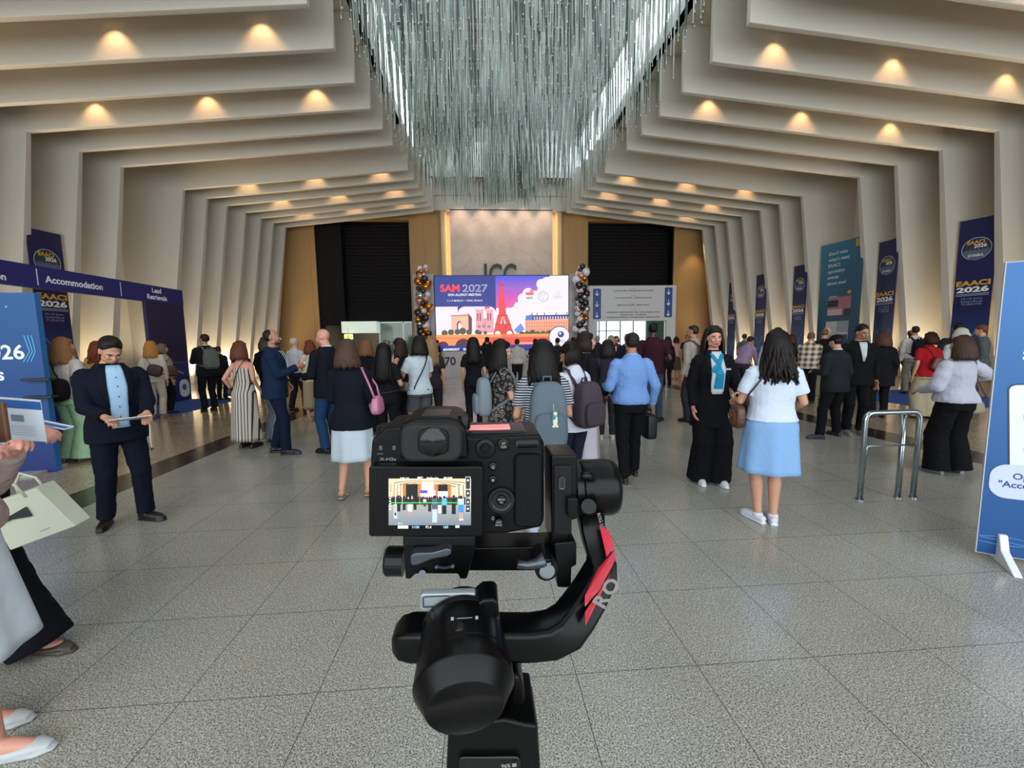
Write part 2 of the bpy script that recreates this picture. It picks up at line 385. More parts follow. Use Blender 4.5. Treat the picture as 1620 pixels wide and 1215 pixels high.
# opening to daylight behind the direction board, lobby behind the left recess
gl = mat('greenish_glass', 'b9d6cc', .05, alpha=.9)
m_ = MB()
for x in (6.0, 6.6, 7.0, 7.45, 8.3, 9.1, 9.9, 10.4, 10.82): m_.box2((x, 24.6, 0), (x+.06, 24.7, 3.9))
for z in (1.1, 2.1, 2.75, 3.85): m_.box2((5.97, 24.6, z), (8.3, 24.68, z+.05))
struct(m_, 'window_2', mat('pale_frame', '9fb8bd', .4))
struct(MB().box2((9.9, 24.5, 0), (11, 24.55, 3.9)), 'wall_back_glass', mat('deep_green_panel', '3f6a68', .2))
struct(MB().box2((-11, 27.9, 0), (-2, 28, 3.6)).box2((-11, 24, 3.3), (-2, 28, 3.4)).box2((-9.2, 24, 0), (-9.1, 28, 3.4)).box2((-3.5, 24, 0), (-3.4, 28, 3.4)), 'wall_lobby', mat('lobby_wall', '6b675a', .6))
struct(MB().box2((-11, 23.4, -.1), (14, 28, -.0)), 'floor', marble_floor)
area((-6, 26, 3.2), (0, 0, 0), 3, 2, 45, (1, .93, .8))  # warm area lamp under the lobby ceiling
struct(MB().box2((-7.35, 22.6, 2.15), (-5.55, 23.6, 2.75)), 'trim_3', mat('canopy_white', 'd8e0d8', .5, emit='d8e8dc', es=.35))
struct(MB().box2((-5.6, 23.3, 0), (-5.53, 23.4, 2.75)).box2((-5.55, 23.3, 2.68), (-3.8, 23.4, 2.75)).box2((-4.3, 23.3, 0), (-4.24, 23.4, 2.75)), 'door_1', mat('steel_frame', 'c2cac4', .35, .6))
struct(MB().box2((-5.53, 23.33, 0), (-3.8, 23.35, 2.68)), 'window_3', gl)
struct(MB().box2((-8.68, 23.3, 2.6), (-7.35, 23.9, 8.0)), 'wall_back_panel', darkp)
# ---------------------------------------------------------------- LED wall
led = empty('led_wall', 'wide LED wall showing SAM 2027 with a red tower over Paris', 'screen', (1, 19.05, 0))
def loc(o, root):   # part built in world coordinates under a moved root
    o.matrix_parent_inverse = root.matrix_world.inverted() if False else Matrix.Translation(root.location).inverted(); return o
silver = mat('silver_panel', 'a9a5a6', .4); cab = mat('cabinet_black', '101114', .5)
loc(MB().box2((-2.08, 19.02, 1.18), (4.02, 19.35, 4.56)).build('cabinet', cab, led), led)
loc(MB().box2((-3.0, 19.05, 0), (-2.09, 19.4, 4.62)).build('side_panel', silver, led), led)
loc(MB().box2((4.03, 19.05, 0), (4.6, 19.4, 4.62)).build('side_panel', silver, led), led)
loc(MB().box2((-2.09, 19.02, 0), (4.03, 19.4, 1.175)).build('plinth', mat('plinth_white', 'b9b2ae', .3, coat=.4), led), led)
def scr(p):  # crop pixels -> metres on the screen
    return ((p[0]-55)/1490*6.03, (880-p[1])/835*3.33)
a = Art((-2.04, 19.02, 1.2), (1, 0, 0), (0, 0, 1), tr=scr, step=.0008, k=247)
A_ = a
a.rect(55, 880, 1545, 45, '', ['f3ecfb', 'f3ecfb', 'ffd2e6', 'ffe6f2'])
a.poly([(600, 45), (1400, 45), (1400, 430), (600, 430)], '', ['3c4fe0', '4a54e6', 'ff6fa8', 'ff4f9c'])
a.rect(600, 45, 1400, 200, '', ['3a4fe0', '4756e4', 'b065cf', 'a85ccc'])
W = 'f4effc'
for x, y, r in ((1240, 140, 58), (1300, 120, 60), (1400, 110, 80), (1480, 70, 90), (1090, 250, 68), (1150, 290, 80), (1030, 300, 60), (980, 390, 55), (930, 450, 60), (860, 440, 40), (690, 430, 48), (740, 450, 45), (640, 455, 45), (1300, 250, 120), (1450, 250, 130), (1200, 400, 150), (1400, 420, 150)): a.disc(x, y, r*.0+r, W, 24)
a.m.v = a.m.v
a.poly([(960, 700), (960, 440), (1010, 380), (1060, 330), (1545, 330), (1545, 700)], W); a.disc(905, 470, 50, W); a.rect(860, 700, 960, 480, W); a.rect(1270, 330, 1545, 45, W) if False else None
a.rect(55, 700, 1000, 420, 'fbeef6'); a.poly([(1340, 45), (1545, 45), (1545, 330), (1200, 330), (1240, 130), (1290, 90)], W)
a.rect(55, 385, 640, 45, '1f2d8c'); a.rrect(300, 385, 725, 45+0, 78, '1f2d8c'); a.rect(300, 200, 725, 45, '1f2d8c'); a.rect(300, 385, 560, 45, '1f2d8c')
a.text('SAM', 220, 217, 0.30, 'ff3f55', .035, width=.86, flip=True)
a.text('2027', 498, 219, .30, 'f4f4ff', .012, width=1.1, flip=True); a.text('2027', 498, 217, .28, '1f2d8c', -.012, width=1.04, flip=True)
a.text('SKIN ALLERGY MEETING', 380, 266, .10, 'f4f4ff', .02, width=1.48, flip=True)
a.text('11-13 MARCH', 275, 328, .075, 'f4f4ff', .01, width=.7, flip=True); a.disc(383, 318, 7, 'ff3f55', 10); a.text('PARIS, FRANCE', 490, 328, .075, 'f4f4ff', .01, width=.7, flip=True)
# arch
a.poly([(225, 660), (225, 490), (415, 458), (415, 660)], 'f2c3a8'); a.poly([(415, 660), (415, 458), (455, 515), (452, 660)], '7a2f3c'); a.rect(222, 492, 418, 478, 'c98f86')
a.poly([(285, 660), (285, 575), (305, 545), (330, 548), (340, 580), (340, 660)], '8a3b45'); a.poly([(300, 660), (300, 585), (320, 555), (338, 585), (338, 660)], 'fbeef6')
# cathedral
a.rect(498, 680, 695, 520, 'e8a0ae'); a.rect(503, 660, 580, 425, 'f0a9b4'); a.rect(617, 660, 692, 425, 'f0a9b4')
for x in (518, 548, 634, 662): a.rect(x-7, 545, x+7, 462, '9b4a5e')
for x in (503, 520, 545, 575, 617, 640, 665, 690): a.poly([(x-6, 430), (x, 405), (x+6, 430)], 'd98a98')
a.disc(585, 605, 17, '6b2a50', 16); a.disc(585, 605, 9, 'f7c5cd', 12)
for x in (525, 540, 635, 652): a.rect(x-5, 625, x+5, 597, '9b4a5e')
# apartment row
a.poly([(1050, 700), (1050, 540), (1545, 520), (1545, 700)], 'f7a98a'); a.poly([(1050, 545), (1060, 495), (1130, 480), (1130, 545)], '5a7fd0'); a.poly([(1130, 545), (1130, 490), (1545, 485), (1545, 530)], '2a3a9a')
for k in range(14): a.rect(1150+k*30, 540, 1162+k*30, 505, 'ffd9c0')
for r in range(3):
    for k in range(17): a.rect(1065+k*28, 590+r*38, 1077+k*28, 568+r*38, 'e07f68')
for x in (1128, 1185, 1270, 1400, 1525): a.rect(x-4, 495, x+4, 460, '3a2a60')
a.poly([(925, 650), (1000, 580), (1040, 650), (960, 695)], '6f92e0')
# hedges
for x, y, r in ((150, 680, 34), (220, 672, 34), (290, 668, 32), (350, 660, 38), (420, 672, 32), (510, 672, 26), (540, 680, 22), (600, 682, 20), (1010, 705, 34), (1070, 700, 32), (1130, 690, 36), (1190, 700, 30), (1250, 700, 32), (1320, 700, 40)): a.disc(x, y, r, '5a5238', 16)
# tower
T = 'ef4544'; T2 = 'c93238'
a.poly([(775, 150), (790, 100), (802, 150), (838, 480), (752, 480)], T); a.rect(770, 160, 808, 138, T2)
a.poly([(752, 480), (845, 480), (852, 492), (905, 650), (925, 700), (690, 700), (700, 650), (740, 492)], T)
a.poly([(792, 500), (808, 500), (835, 585), (765, 585)], 'ffd6dc'); a.poly([(797, 500), (803, 500), (815, 585), (785, 585)], T)
a.rect(712, 600, 890, 585, T2); a.rect(742, 492, 850, 480, T2)
for x in (738, 870): a.disc(x, 690, 40, T2, 20); a.disc(x, 694, 32, 'fbeef6', 20); a.rect(x-40, 740, x+40, 700, T)
for k in range(5): a.line([(780+k*10, 690), (800+k*10, 610)], 4, T2)
# bridge
a.rect(55, 735, 1545, 700, 'ffa057'); a.rect(780, 735, 970, 700, 'ff7a4a'); a.rect(55, 830, 700, 725, 'ff9a5e'); a.rect(650, 830, 1545, 735, 'f25545'); a.rect(55, 742, 1545, 733, 'e86a3a')
for x, r in ((130, 60), (355, 90)): a.disc(x, 830, r, '5c1f33', 24, ry=r*.95)
a.rect(55, 880, 1545, 820, '22308f'); a.rect(970, 815, 1130, 795, 'f7b0a0')
a.text('#SAM2027', 220, 876, .10, 'ffffff', .03, width=.74, flip=True); a.text('EAACI', 415, 876, .10, 'ffffff', .03, width=.5, flip=True)
a.disc(1435, 740, 122, '2a2f6a', 40, ry=122); a.disc(1437, 742, 116, 'f6f2fd', 40, ry=116); a.rect(1546, 870, 1570, 600, '101114'); a.disc(1452, 710, 36, '2a3a9a', 20); a.disc(1445, 700, 14, 'e8ecff', 12); a.text('EAACI', 1440, 795, .09, '2a3a9a', .02, flip=True)
# three partner marks
a.text('sam', 1100, 308, .13, '4a4a55', .01, flip=True); a.rect(1058, 265, 1145, 235, 'ee6070'); a.disc(1125, 222, 22, 'ee8a90', 14)
a.ring(1255, 282, 56, 5, '9a98b8', 28, ry=56); a.text('E', 1238, 270, .08, '8a88a8', flip=True); a.text('T', 1272, 270, .08, '8a88a8', flip=True); a.text('F', 1255, 318, .08, '8a88a8', flip=True)
a.text('ISAD', 1415, 302, .12, 'c4bccf', flip=True); a.ring(1420, 245, 20, 4, 'c4bccf', ry=20)
# keep the picture inside the cabinet
for i, v in enumerate(a.m.v): a.m.v[i] = (min(max(v[0], -2.04), 3.985), v[1], min(max(v[2], 1.2), 4.53))
loc(a.build('screen_picture', vcmat('led_picture', .35, .66), led), led)
a = Art((0, 19.02, 0), (1, 0, 0), (0, 0, 1))
a.text('70', -1.45, .55, .36, '1d1f4a', .03); a.text('EAACI', -.62, .56, .2, 'a58a4a', 0); a.text('years of', -.62, .82, .09, '8a8480'); a.rect(-1.1, .5, -.15, .505, 'a58a4a')
a.text('Access', 1.75, .82, .19, '17181c', .02); a.text('together', 1.75, .60, .15, '17181c', .0)
loc(a.build('plinth_print', PRINT, led), led)
# ---------------------------------------------------------------- balloon columns
bm = [mat('balloon_black', '14131a', .12, coat=1), mat('balloon_gold', 'c98a3a', .16, .85), mat('balloon_silver', 'c9c6c8', .14, .8), mat('balloon_rose', 'd99a84', .2, .5), mat('balloon_clear', 'ddd8dc', .1, 0, coat=1)]
for side, x0, n in ((-1, -2.52, 74), (1, 4.5, 92)):
    root = empty('balloon_column', ('tall column of black and gold balloons left of the LED wall', 'tall column of gold, silver and black balloons right of the LED wall')[side > 0], 'balloon column', (x0, 18.7, 0))
    rr = random.Random(5+side)
    for k in range(n):
        z = .15+4.75*k/n; ang = k*2.4
        r = rr.choice((.1, .13, .16, .19)); rad = rr.uniform(.05, .27)
        x = rad*math.cos(ang); y = rad*.7*math.sin(ang)-.1
        mtl = bm[rr.choices(range(5), (6, 3, 2, 1.2, 2) if side < 0 else (3.4, 3.6, 2.2, 1.6, 2.6))[0]]
        m_ = MB(); m_.lathe([(.004, -1.16*r), (.03*r/.1*.5, -1.12*r), (.35*r, -.93*r), (.72*r, -.62*r), (.95*r, -.2*r), (r, .15*r), (.9*r, .55*r), (.62*r, .85*r), (.3*r, 1.0*r), (.004, 1.03*r)], (0, 0, 0), (math.cos(ang)*.5, math.sin(ang)*.5-.3, rr.uniform(-.6, .6)), 14)
        o = m_.build('balloon', mtl, root, smooth=True); o.location = (x, y, z)
    MB().cyl((0, .1, 0), (0, .1, 4.9), .03).build('pole', silver, root)
    MB().cyl((0, .1, 0), (0, .1, .03), .25).build('base', silver, root)
# ---------------------------------------------------------------- direction board
bd = empty('direction_board', 'white portal board with blue arrow strips and room directions', 'sign', (7.4, 20, 0))
bwht = mat('board_white', 'cfcfcf', .5)
loc(MB().box2((5.2, 20, 2.5), (9.55, 20.25, 4.2)).build('header', bwht, bd), bd)
for x0, x1 in ((5.2, 5.62), (9.1, 9.55)): loc(MB().box2((x0, 20, 0), (x1, 20.25, 2.5)).build('post', bwht, bd), bd)
def bt(p): return ((p[0]-85)/1425*4.35, (700-p[1])/580*1.7)
a = Art((5.2, 20, 2.5), (1, 0, 0), (0, 0, 1), tr=bt, k=327)
for x0, x1, y0, y1 in ((150, 280, 665, 168), (1318, 1445, 645, 155)):
    a.rrect(x0, y1, x1, y0, 16, '27438f')
    for k in range(3):
        xm = (x0+x1)/2; ym = y1+65+k*(y0-y1)*.36
        a.line([(xm, ym-40), (xm, ym+30)], 10, 'eef2f8'); a.line([(xm-26, ym+15), (xm, ym+48), (xm+26, ym+15)], 13, 'eef2f8')
INK = '55505c'
for t_, y, wd, s_, b_ in (('1st Floor', 175, .28, .04, 0), ('CLASSROOMS - SPEAKERS SERVICE CENTRE', 213, 2.0, .055, .03), ('Ground Floor', 292, .3, .04, 0), ('LECTURE ROOMS - CLINICAL VILLAGE', 330, 1.8, .055, .03), ('-1st Floor', 410, .3, .04, 0), ('MEETING ROOMS - PRESS OFFICE', 448, 1.6, .055, .03), ('-2nd Floor', 527, .3, .04, 0),
        ('EXHIBITION - REGISTRATION HUB - EAACI GLOBAL STAGE', 565, 2.65, .055, .03), ('POSTER AREA - CATERING', 607, 1.3, .055, .03), ('CHARGING STATIONS - CLOAKROOMS - MAIN VILLAGE', 647, 2.65, .055, .03)):
    a.text(t_, 805, y, s_, INK, b_, width=wd, flip=True)
loc(a.build('board_print', PRINT, bd), bd)
# ---------------------------------------------------------------- tall congress banners
navy = '15174f'
def antibody(a, x, y, s, c='3f77b0'):
    for sx in (-1, 1):
        a.line([(x+sx*.05*s, y), (x+sx*.05*s, y+.45*s), (x+sx*.32*s, y+.85*s)], .05*s, c); a.line([(x+sx*.14*s, y+.4*s), (x+sx*.42*s, y+.78*s)], .035*s, '2d5f9a')
def banner(p0, p1, z0, z1, kind, label, wfull=None, near=0):
    "p0 left foot, p1 right foot as seen from the hall"
    p0, p1 = Vector((*p0, 0)), Vector((*p1, 0)); u = (p1-p0).normalized(); W_ = (p1-p0).length; n = u.cross(Vector((0, 0, 1)))
    r = empty('hanging_banner', label, 'banner', p0)
    body = MB().prism([p0-n*0.02, p1-n*.02, p1-n*.02+Vector((0, 0, 0)), ][:2]+[p1-n*.05, p0-n*.05], (0, 0, 1))
    body = MB(); q = [p0, p1, p1-n*.03, p0-n*.03]; body.prism([v+Vector((0, 0, z0)) for v in q], (0, 0, z1-z0))
    loc(body.build('banner_cloth', mat('banner_'+kind, navy if kind == 'navy' else '27556e', .5), r), r)
    rod = MB().tube([p0+Vector((0, 0, z1))-u*.03, p1+Vector((0, 0, z1))+u*.03], .018, 8); loc(rod.build('hanging_rod', silver, r), r)
    # feet so the banner stands against the wall
    H = z1-z0; a = Art(p0+Vector((0, 0, z0)), u, (0, 0, 1)); w_ = W_; c = w_/2
    if kind == 'navy':
        a.rect(0, 0, w_, H*.42, '', ['1e4f8f', '1e4f8f', navy, navy]); antibody(a, c, .12*H, min(.9, w_)*1.1)
        k = min(w_, 1.2)/1.2
        a.ring(c, H*.80, .48*k, .02, 'b9bfd0', ry=.48*k); a.disc(c, H*.80, .455*k, '2b3148', ry=.455*k)
        a.poly([(c-.42*k, H*.79), (c+.42*k, H*.79), (c+.36*k, H*.79-.22*k), (c+.15*k, H*.79-.4*k), (c-.15*k, H*.79-.4*k), (c-.36*k, H*.79-.22*k)], '59657f')
        for q_ in range(6): a.poly([(c-.36*k+q_*.13*k, H*.79), (c-.32*k+q_*.13*k, H*.79+(.09 if q_ % 2 else .05)*k), (c-.27*k+q_*.13*k, H*.79)], '59657f')
        a.text('EAACI', c-.03*k, H*.80+.21*k, .14*k, 'd8b02e', .03); a.text('2026', c+.12*k, H*.80+.04*k, .14*k, 'f2f2f4', .03); a.text('ISTANBUL', c, H*.80-.33*k, .10*k, 'f2f2f4', .02, width=.5*k)
        a.text('EAACI', c, H*.56, .20*k, 'd9a93a', .04, width=.98*w_*.92); a.text('2026', c, H*.56-.28*k, .21*k, 'f2f2f4', .04, width=.96*w_*.9)
        for z_ in (H*.56-.38*k, H*.56-.44*k): a.rect(w_*.06, z_, w_*.94, z_+.025*k, 'a9b3d0')
        for j, t_ in enumerate(('12-15 June', 'Istanbul', 'TURKIYE')): a.text(t_, c, H*.56-(.6+.12*j)*k, .07*k, '98a6cc', .01, width=.55*w_)
    else:
        a.rect(0, 0, w_, H, '', ['1c3350', '24384f', '2d6884', '3a8098'])
        for j, t_ in enumerate(("Don't miss", "what's next.", 'EAACI', 'upcoming', 'events', 'about you?')): a.text(t_, w_*.2, H*.90-.24*j, .13, 'c8d4d8', .02, 'l')
        a.rect(w_*.82, H*.93, w_, H*.99, 'c79a2e'); a.disc(w_*.75, H*.58, .08, 'c79a2e')
        a.rect(w_*.27, H*.56, w_*.46, H*.535, 'aab4bc'); a.rect(w_*.25, H*.40, w_*.8, H*.55, 'a86a78'); a.rect(w_*.25, H*.47, w_*.5, H*.525, '1c2430'); a.rect(w_*.25, H*.40, w_*.6, H*.45, 'c8a8ac'); a.rect(w_*.64, H*.39, w_*.8, H*.45, '2b3344')
        a.rect(w_*.23, H*.20, w_*.78, H*.35, 'b9bdc0'); a.rect(w_*.6, H*.17, w_*.77, H*.24, '3c4658'); a.rect(w_*.5, H*.26, w_*.78, H*.35, '8f9ba4'); a.text('EAACI', w_*.3, H*.10, .1, 'c8d4d8', .02, 'c')
        a.rect(w_*.4, .02, w_*.8, H*.06, 'a87a8c')
    loc(a.build('banner_print', PRINT, r), r)
BN = [((15.55, 12.80), (15.78, 11.95), 5.25, 'navy', 'navy congress banner nearest on the right side wall, beside the blue sign'),
      ((15.05, 15.05), (14.93, 14.2), 5.1, 'navy', 'navy congress banner right of the teal banner on the right wall'),
      ((14.45, 17.05), (14.62, 15.25), 5.42, 'teal', 'teal banner with pink and grey cards between right wall uprights'),
      ((14.05, 18.05), (14.05, 17.3), 4.75, 'navy', 'navy congress banner just left of the teal banner'),
      ((13.6, 19.95), (13.58, 19.2), 4.65, 'navy', 'third navy banner from the far end of the right wall'),
      ((13.15, 21.5), (13.2, 20.95), 4.5, 'navy', 'farthest narrow navy banner on the right wall')]
for p0, p1, z1, kd, lb in BN: banner(p0, p1, .5, z1, kd, lb)
banner((-12.71, 12.98), (-12.66, 13.9), .5, 5.0, 'navy', 'navy congress banner on the left wall behind the registration header')
# ---------------------------------------------------------------- registration booth on the left
bt_ = empty('registration_booth', 'navy booth header reading Exhibitor Registration, Accommodation, Lead Retrievals', 'booth', (-8.69, 10, 0))
nv = mat('booth_navy', '1b1f6a', .4)
loc(MB().box2((-8.79, 5.0, 2.76), (-8.69, 12.97, 3.2)).build('header', nv, bt_), bt_)
loc(MB().box2((-8.79, 11.6, 0), (-8.70, 12.97, 2.76)).build('side_panel', mat('booth_panel', '1d1a46', .4), bt_), bt_)
loc(MB().box2((-8.79, 5.0, 0), (-8.70, 5.12, 2.76)).build('post', nv, bt_), bt_)
a = Art((-8.69, 0, 0), (0, 1, 0), (0, 0, 1))
a.text('Lead', 12.0, 3.02, .12, 'f0f0f6', .03); a.text('Retrievals', 12.0, 2.84, .12, 'f0f0f6', .03)
a.text('Accommodation', 9.75, 2.9, .13, 'f0f0f6', .03); a.rect(8.96, 2.82, 8.98, 3.14, 'f0f0f6'); a.rect(10.86, 2.82, 10.88, 3.14, 'f0f0f6')
a.text('Exhibitor', 8.0, 3.02, .12, 'f0f0f6', .03); a.text('Registration', 8.0, 2.84, .12, 'f0f0f6', .03); a.rect(7.12, 2.82, 7.14, 3.14, 'f0f0f6')
loc(a.build('header_print', PRINT, bt_), bt_)
a = Art((-8.695, 0, 0), (0, 1, 0), (0, 0, 1)); a.rect(11.62, 1.12, 12.95, 1.13, '8a90b8'); a.rect(11.62, .05, 12.95, 1.1, '1d2a66'); antibody(a, 12.05, .1, .95, '58b4d8'); a.rrect(12.5, .12, 12.9, .62, .16, 'd4dbe4'); a.disc(12.7, .4, .09, '2a6a9a')
loc(a.build('panel_print', PRINT, bt_), bt_)
cn = empty('registration_counter', 'navy registration counter under the left booth header', 'counter', (-9.3, 8, 0))
loc(MB().box2((-9.6, 5.4, .008), (-9.2, 11.2, 1.0)).build('body', nv, cn), cn); loc(MB().box2((-9.65, 5.35, 1.0), (-9.1, 11.25, 1.04)).build('worktop', mat('grey_top', '5a5d66', .4), cn), cn)
cr_ = empty('registration_counter', 'long dark registration counter along the right side wall', 'counter', (10.4, 11, 0))
loc(MB().box2((11.3, 11.4, 0), (11.7, 15.5, 1.0)).build('body', mat('counter_dark', '262a3c', .4), cr_), cr_); loc(MB().box2((11.1, 11.35, 1.0), (11.75, 15.55, 1.05)).build('worktop', mat('grey_top', '5a5d66', .4), cr_), cr_)
carpet = mat('blue_carpet', '1f4fa0', .9, bump=.2, bscale=300)
_tag(MB().box2((-11.5, 6.3, 0.0), (-7.15, 13.0, .008)).build('carpet', carpet), 'blue carpet in front of the left registration booth', 'carpet')
_tag(MB().box2((9.75, 8.2, 0.0), (12.8, 11.3, .008)).build('carpet', carpet), 'blue carpet by the right registration counter', 'carpet')
# ---------------------------------------------------------------- blue stand on the left edge
p = Vector((-5.52, 5.62, 0)); u = Vector((.93, .1, 0)).normalized()
sg = empty('information_panel', 'bright blue information panel with 2026 lettering at left edge', 'sign', (-6, 5.6, 0)); sg.rotation_euler = (0, 0, math.atan2(u.y, u.x))
MB().box2((-1.2, -.04, 0), (.5, .04, 2.27)).build('panel', mat('panel_blue', '0f66a4', .4), sg, bevel=.004)
a = Art((0, -.041, 0), (1, 0, 0), (0, 0, 1)); a.rect(-1.2, 0, .5, 2.27, '', ['1b2f78', '1b2f78', '0e5590', '0c4b80']); a.rect(-1.2, 0, .5, 1.0, '', ['17276a', '17276a', '0f4a84', '0f4a84'])
a.text('EAACI', -.62, 1.45, .16, 'eef4fa', .02, 'c'); a.text('2026', 0.32, 1.46, .17, 'eef4fa', .02, 'r'); a.text('Sessions', .08, 1.2, .15, 'eef4fa', .02, 'r')
for q in range(3): a.line([(.30+q*.04, 1.42), (.38+q*.03, 1.55), (.34+q*.04, 1.75)], .012, '4fa6d8')
for x, y in ((-.9, 2.0), (-.3, 1.9), (.2, 2.1), (-.1, 1.05), (.3, .8)): a.disc(x, y, .012, '7cc0e6', 8)
a.build('panel_print', PRINT, sg)
for z in (.52, .98, 1.2): MB().box((.46, -.08, z), (.3, .1, .03)).build('brochure_shelf', mat('shelf_black', '1a1a1e', .4), sg, bevel=.004)
MB().box2((-1.1, -.25, 0), (.4, .25, .03)).build('foot_plate', silver, sg)
# ---------------------------------------------------------------- blue A2 sign on the right edge
A0 = Vector((3.50, 2.59, 0)); u = Vector((.84, -.545, 0)).normalized()
sg = empty('standing_sign', 'tall blue standing sign with phone picture and white foot', 'sign', A0, math.atan2(u.y, u.x))
MB().box2((0, 0, .04), (.9, .02, 2.07)).build('board', mat('sign_edge', 'b8bcc0', .5), sg)
a = Art((0, 0, 0), (1, 0, 0), (0, 0, 1), step=.0004); a.rect(.006, .045, .9, 2.065, '', ['154a86', '154a86', '2769aa', '2769aa'])
a.text('Scan to', .125, 1.42, .06, 'e4ecf6', .03, 'l'); 
def ph(p): c, s = math.cos(.08), math.sin(.08); return (.53+(p[0]*c-p[1]*s), .98+(p[0]*s+p[1]*c))
a.tr = ph; a.rrect(-.44, -.29, .44, .31, .04, '20304a'); a.rrect(-.43, -.28, .43, .30, .035, 'dfe4ee'); a.rrect(-.30, .27, -.1, .31, .01, '20304a'); a.disc(-.33, .21, .016, '3a5aa0'); a.text('EAACI', -.29, .195, .032, '28304a', .02, 'l'); a.line([(-.36, .06), (-.36, .1), (-.31, .1)], .008, '404a68'); a.line([(-.36, -.12), (-.36, -.16), (-.31, -.16)], .008, '404a68'); a.tr = None
a.rrect(.03, .46, .88, .70, .09, 'c4cff0'); a.text('Option 1', .14, .60, .042, '2a3f7a', .02, 'l'); a.text('"Access App"', .075, .54, .042, '2a3f7a', .02, 'l')
for q in range(3): a.line([(.01+k*.09, .17+.012*math.sin(k*1.1+q*1.7)-q*.018) for k in range(10)], .0025, '7fb0e0')
a.disc(.33, .09, .012, '35b0e8')
a.build('sign_print', PRINT, sg)
f = MB(); P_ = [(.12, -.24, 0), (.12, .24, 0), (.12, .20, .02), (.12, .05, .10), (.12, .035, .2), (.12, -.02, .2), (.12, -.06, .10), (.12, -.2, .025)]
for x in (.10, .74): f = MB().prism([(x, q[1], q[2]) for q in P_], (.045, 0, 0)); f.build('foot', mat('white_plastic', 'dfe0e2', .35), sg, bevel=.006)
# ---------------------------------------------------------------- steel barrier
br = empty('steel_barrier', 'polished tubular steel barrier standing on the right', 'barrier', (3.92, 3.66, 0))
st = mat('polished_steel', 'a9b4bc', .16, 1)
def arc_path(pts, r, n=6):
    P = [Vector(p) for p in pts]; out = [P[0]]
    for i in range(1, len(P)-1):
        a_, b_, c_ = P[i-1], P[i], P[i+1]; d1 = (a_-b_).normalized(); d2 = (c_-b_).normalized()
        for k in range(n+1):
            t = k/n; p1 = b_+d1*r*(1-t); p2 = b_+d2*r*t; out.append(p1.lerp(p2, t) if False else (b_+d1*r*(1-t)**2+d2*r*t**2))
    out.append(P[-1]); return out
MB().tube(arc_path([(-.27, 0, 0), (-.27, 0, .86), (.29, 0, .86), (.29, 0, 0)], .08), .024, 14).build('top_rail', st, br, smooth=True)
MB().tube([(.15, .02, 0), (.15, .02, .84)], .024, 14).build('leg', st, br, smooth=True)
MB().tube(arc_path([(-.245, 0, .27), (-.235, 0, .535), (.27, 0, .535)], .03), .009, 10).build('mid_rail', st, br, smooth=True)
for x, y in ((-.27, 0), (.29, 0), (.15, .02)): MB().cyl((x, y, 0), (x, y, .012), .034).build('floor_flange', st, br)
# ---------------------------------------------------------------- exit sign at the left doorway
ex = empty('exit_sign', 'small lit exit sign hanging at the left doorway', 'sign', (-6.95, 22.4, 1.95))
MB().box((0, 0, 0), (.42, .05, .26)).build('box', mat('exit_glow', 'f4efb0', .4, emit='f6efa0', es=1.6), ex)
a = Art((-.21, -.026, -.13), (1, 0, 0), (0, 0, 1)); a.rect(.02, .02, .40, .24, 'd8d878'); a.disc(.2, .19, .025, '3a7a3a'); a.line([(.2, .17), (.18, .1), (.13, .05)], .03, '3a7a3a'); a.line([(.18, .1), (.24, .05)], .03, '3a7a3a'); a.line([(.3, .12), (.36, .12)], .03, '3a7a3a'); a.build('pictogram', vcmat('exit_print', .4, 1.0), ex)
MB().cyl((0, 0, .13), (0, 0, .42), .01).build('rod', silver, ex)
# ---------------------------------------------------------------- rod chandelier
ch = empty('rod_chandelier', 'huge hanging chandelier of thousands of silvery glass rods', 'chandelier', (1.15, 13, 10))
rod_m = mat('silvered_glass_rod', 'b4c0ba', .22, .75); rod_d = mat('smoked_glass_rod', '5f6a66', .18, .8); rod_w = mat('frosted_glass_rod', 'd4dad4', .35, .1); tip_m = mat('rod_tip', 'e8e8e0', .1, 1)
def rod_bottom(x, y):
    # hanging lobes: deepest along the middle, rising to both long edges
    u = (x-1.15)/4.0
    z = 7.68+.55*abs(u)**2.2+.35*math.sin(x*1.15+.6)*math.cos(y*.62+x*.25)+.22*math.sin(y*.95+1.2*x)
    if y > 17.2 and abs(u) > .45: z += .3
    return z-(.35 if abs(u) < .3 and y > 17 else 0)
rods = []
rr = random.Random(3)
y = 7.0
while y < 19.6:
    x = -2.6+.085*((int(y*10)) % 2)
    while x < 4.95:
        if rr.random() < (.93 if x < 3.3 else .45):
            zb = rod_bottom(x, y); L = rr.uniform(1.2, 1.9)*(1.25 if abs(x-1.15) > 2.6 else 1)
            rods.append((x+rr.uniform(-.01, .01), y+rr.uniform(-.01, .01), zb, L))
            if rr.random() < .45: rods.append((x+.08, y+.1, zb+rr.uniform(1.2, 1.6), rr.uniform(.9, 1.3)))
        x += .165
    y += .25
def rod_geo(m_, x, y, z, L):
    kk = rr.choice((0, 0, 2, 3, 3))
    r = .014; prof = [(.002, 0), (r*.75, .015), (r*.55, .05), (r*1.35, L*.45), (r*.9, L*.8), (.003, L)]
    m_.cm = kk; m_.lathe([(a_, b_) for a_, b_ in prof[1:]], (x, y, z), (0, 0, 1), 5)
    m_.cm = 1; m_.lathe([(.004, -.03), (.015, -.012), (.013, .008), (.005, .016)], (x, y, z), (0, 0, 1), 5)
rods.sort(key=lambda q: (q[1]-7)+abs(q[0]-1.15)*.2)
near = [q for q in rods if q[2] < 9.2][:100]
ns = set(near); mass = MB()
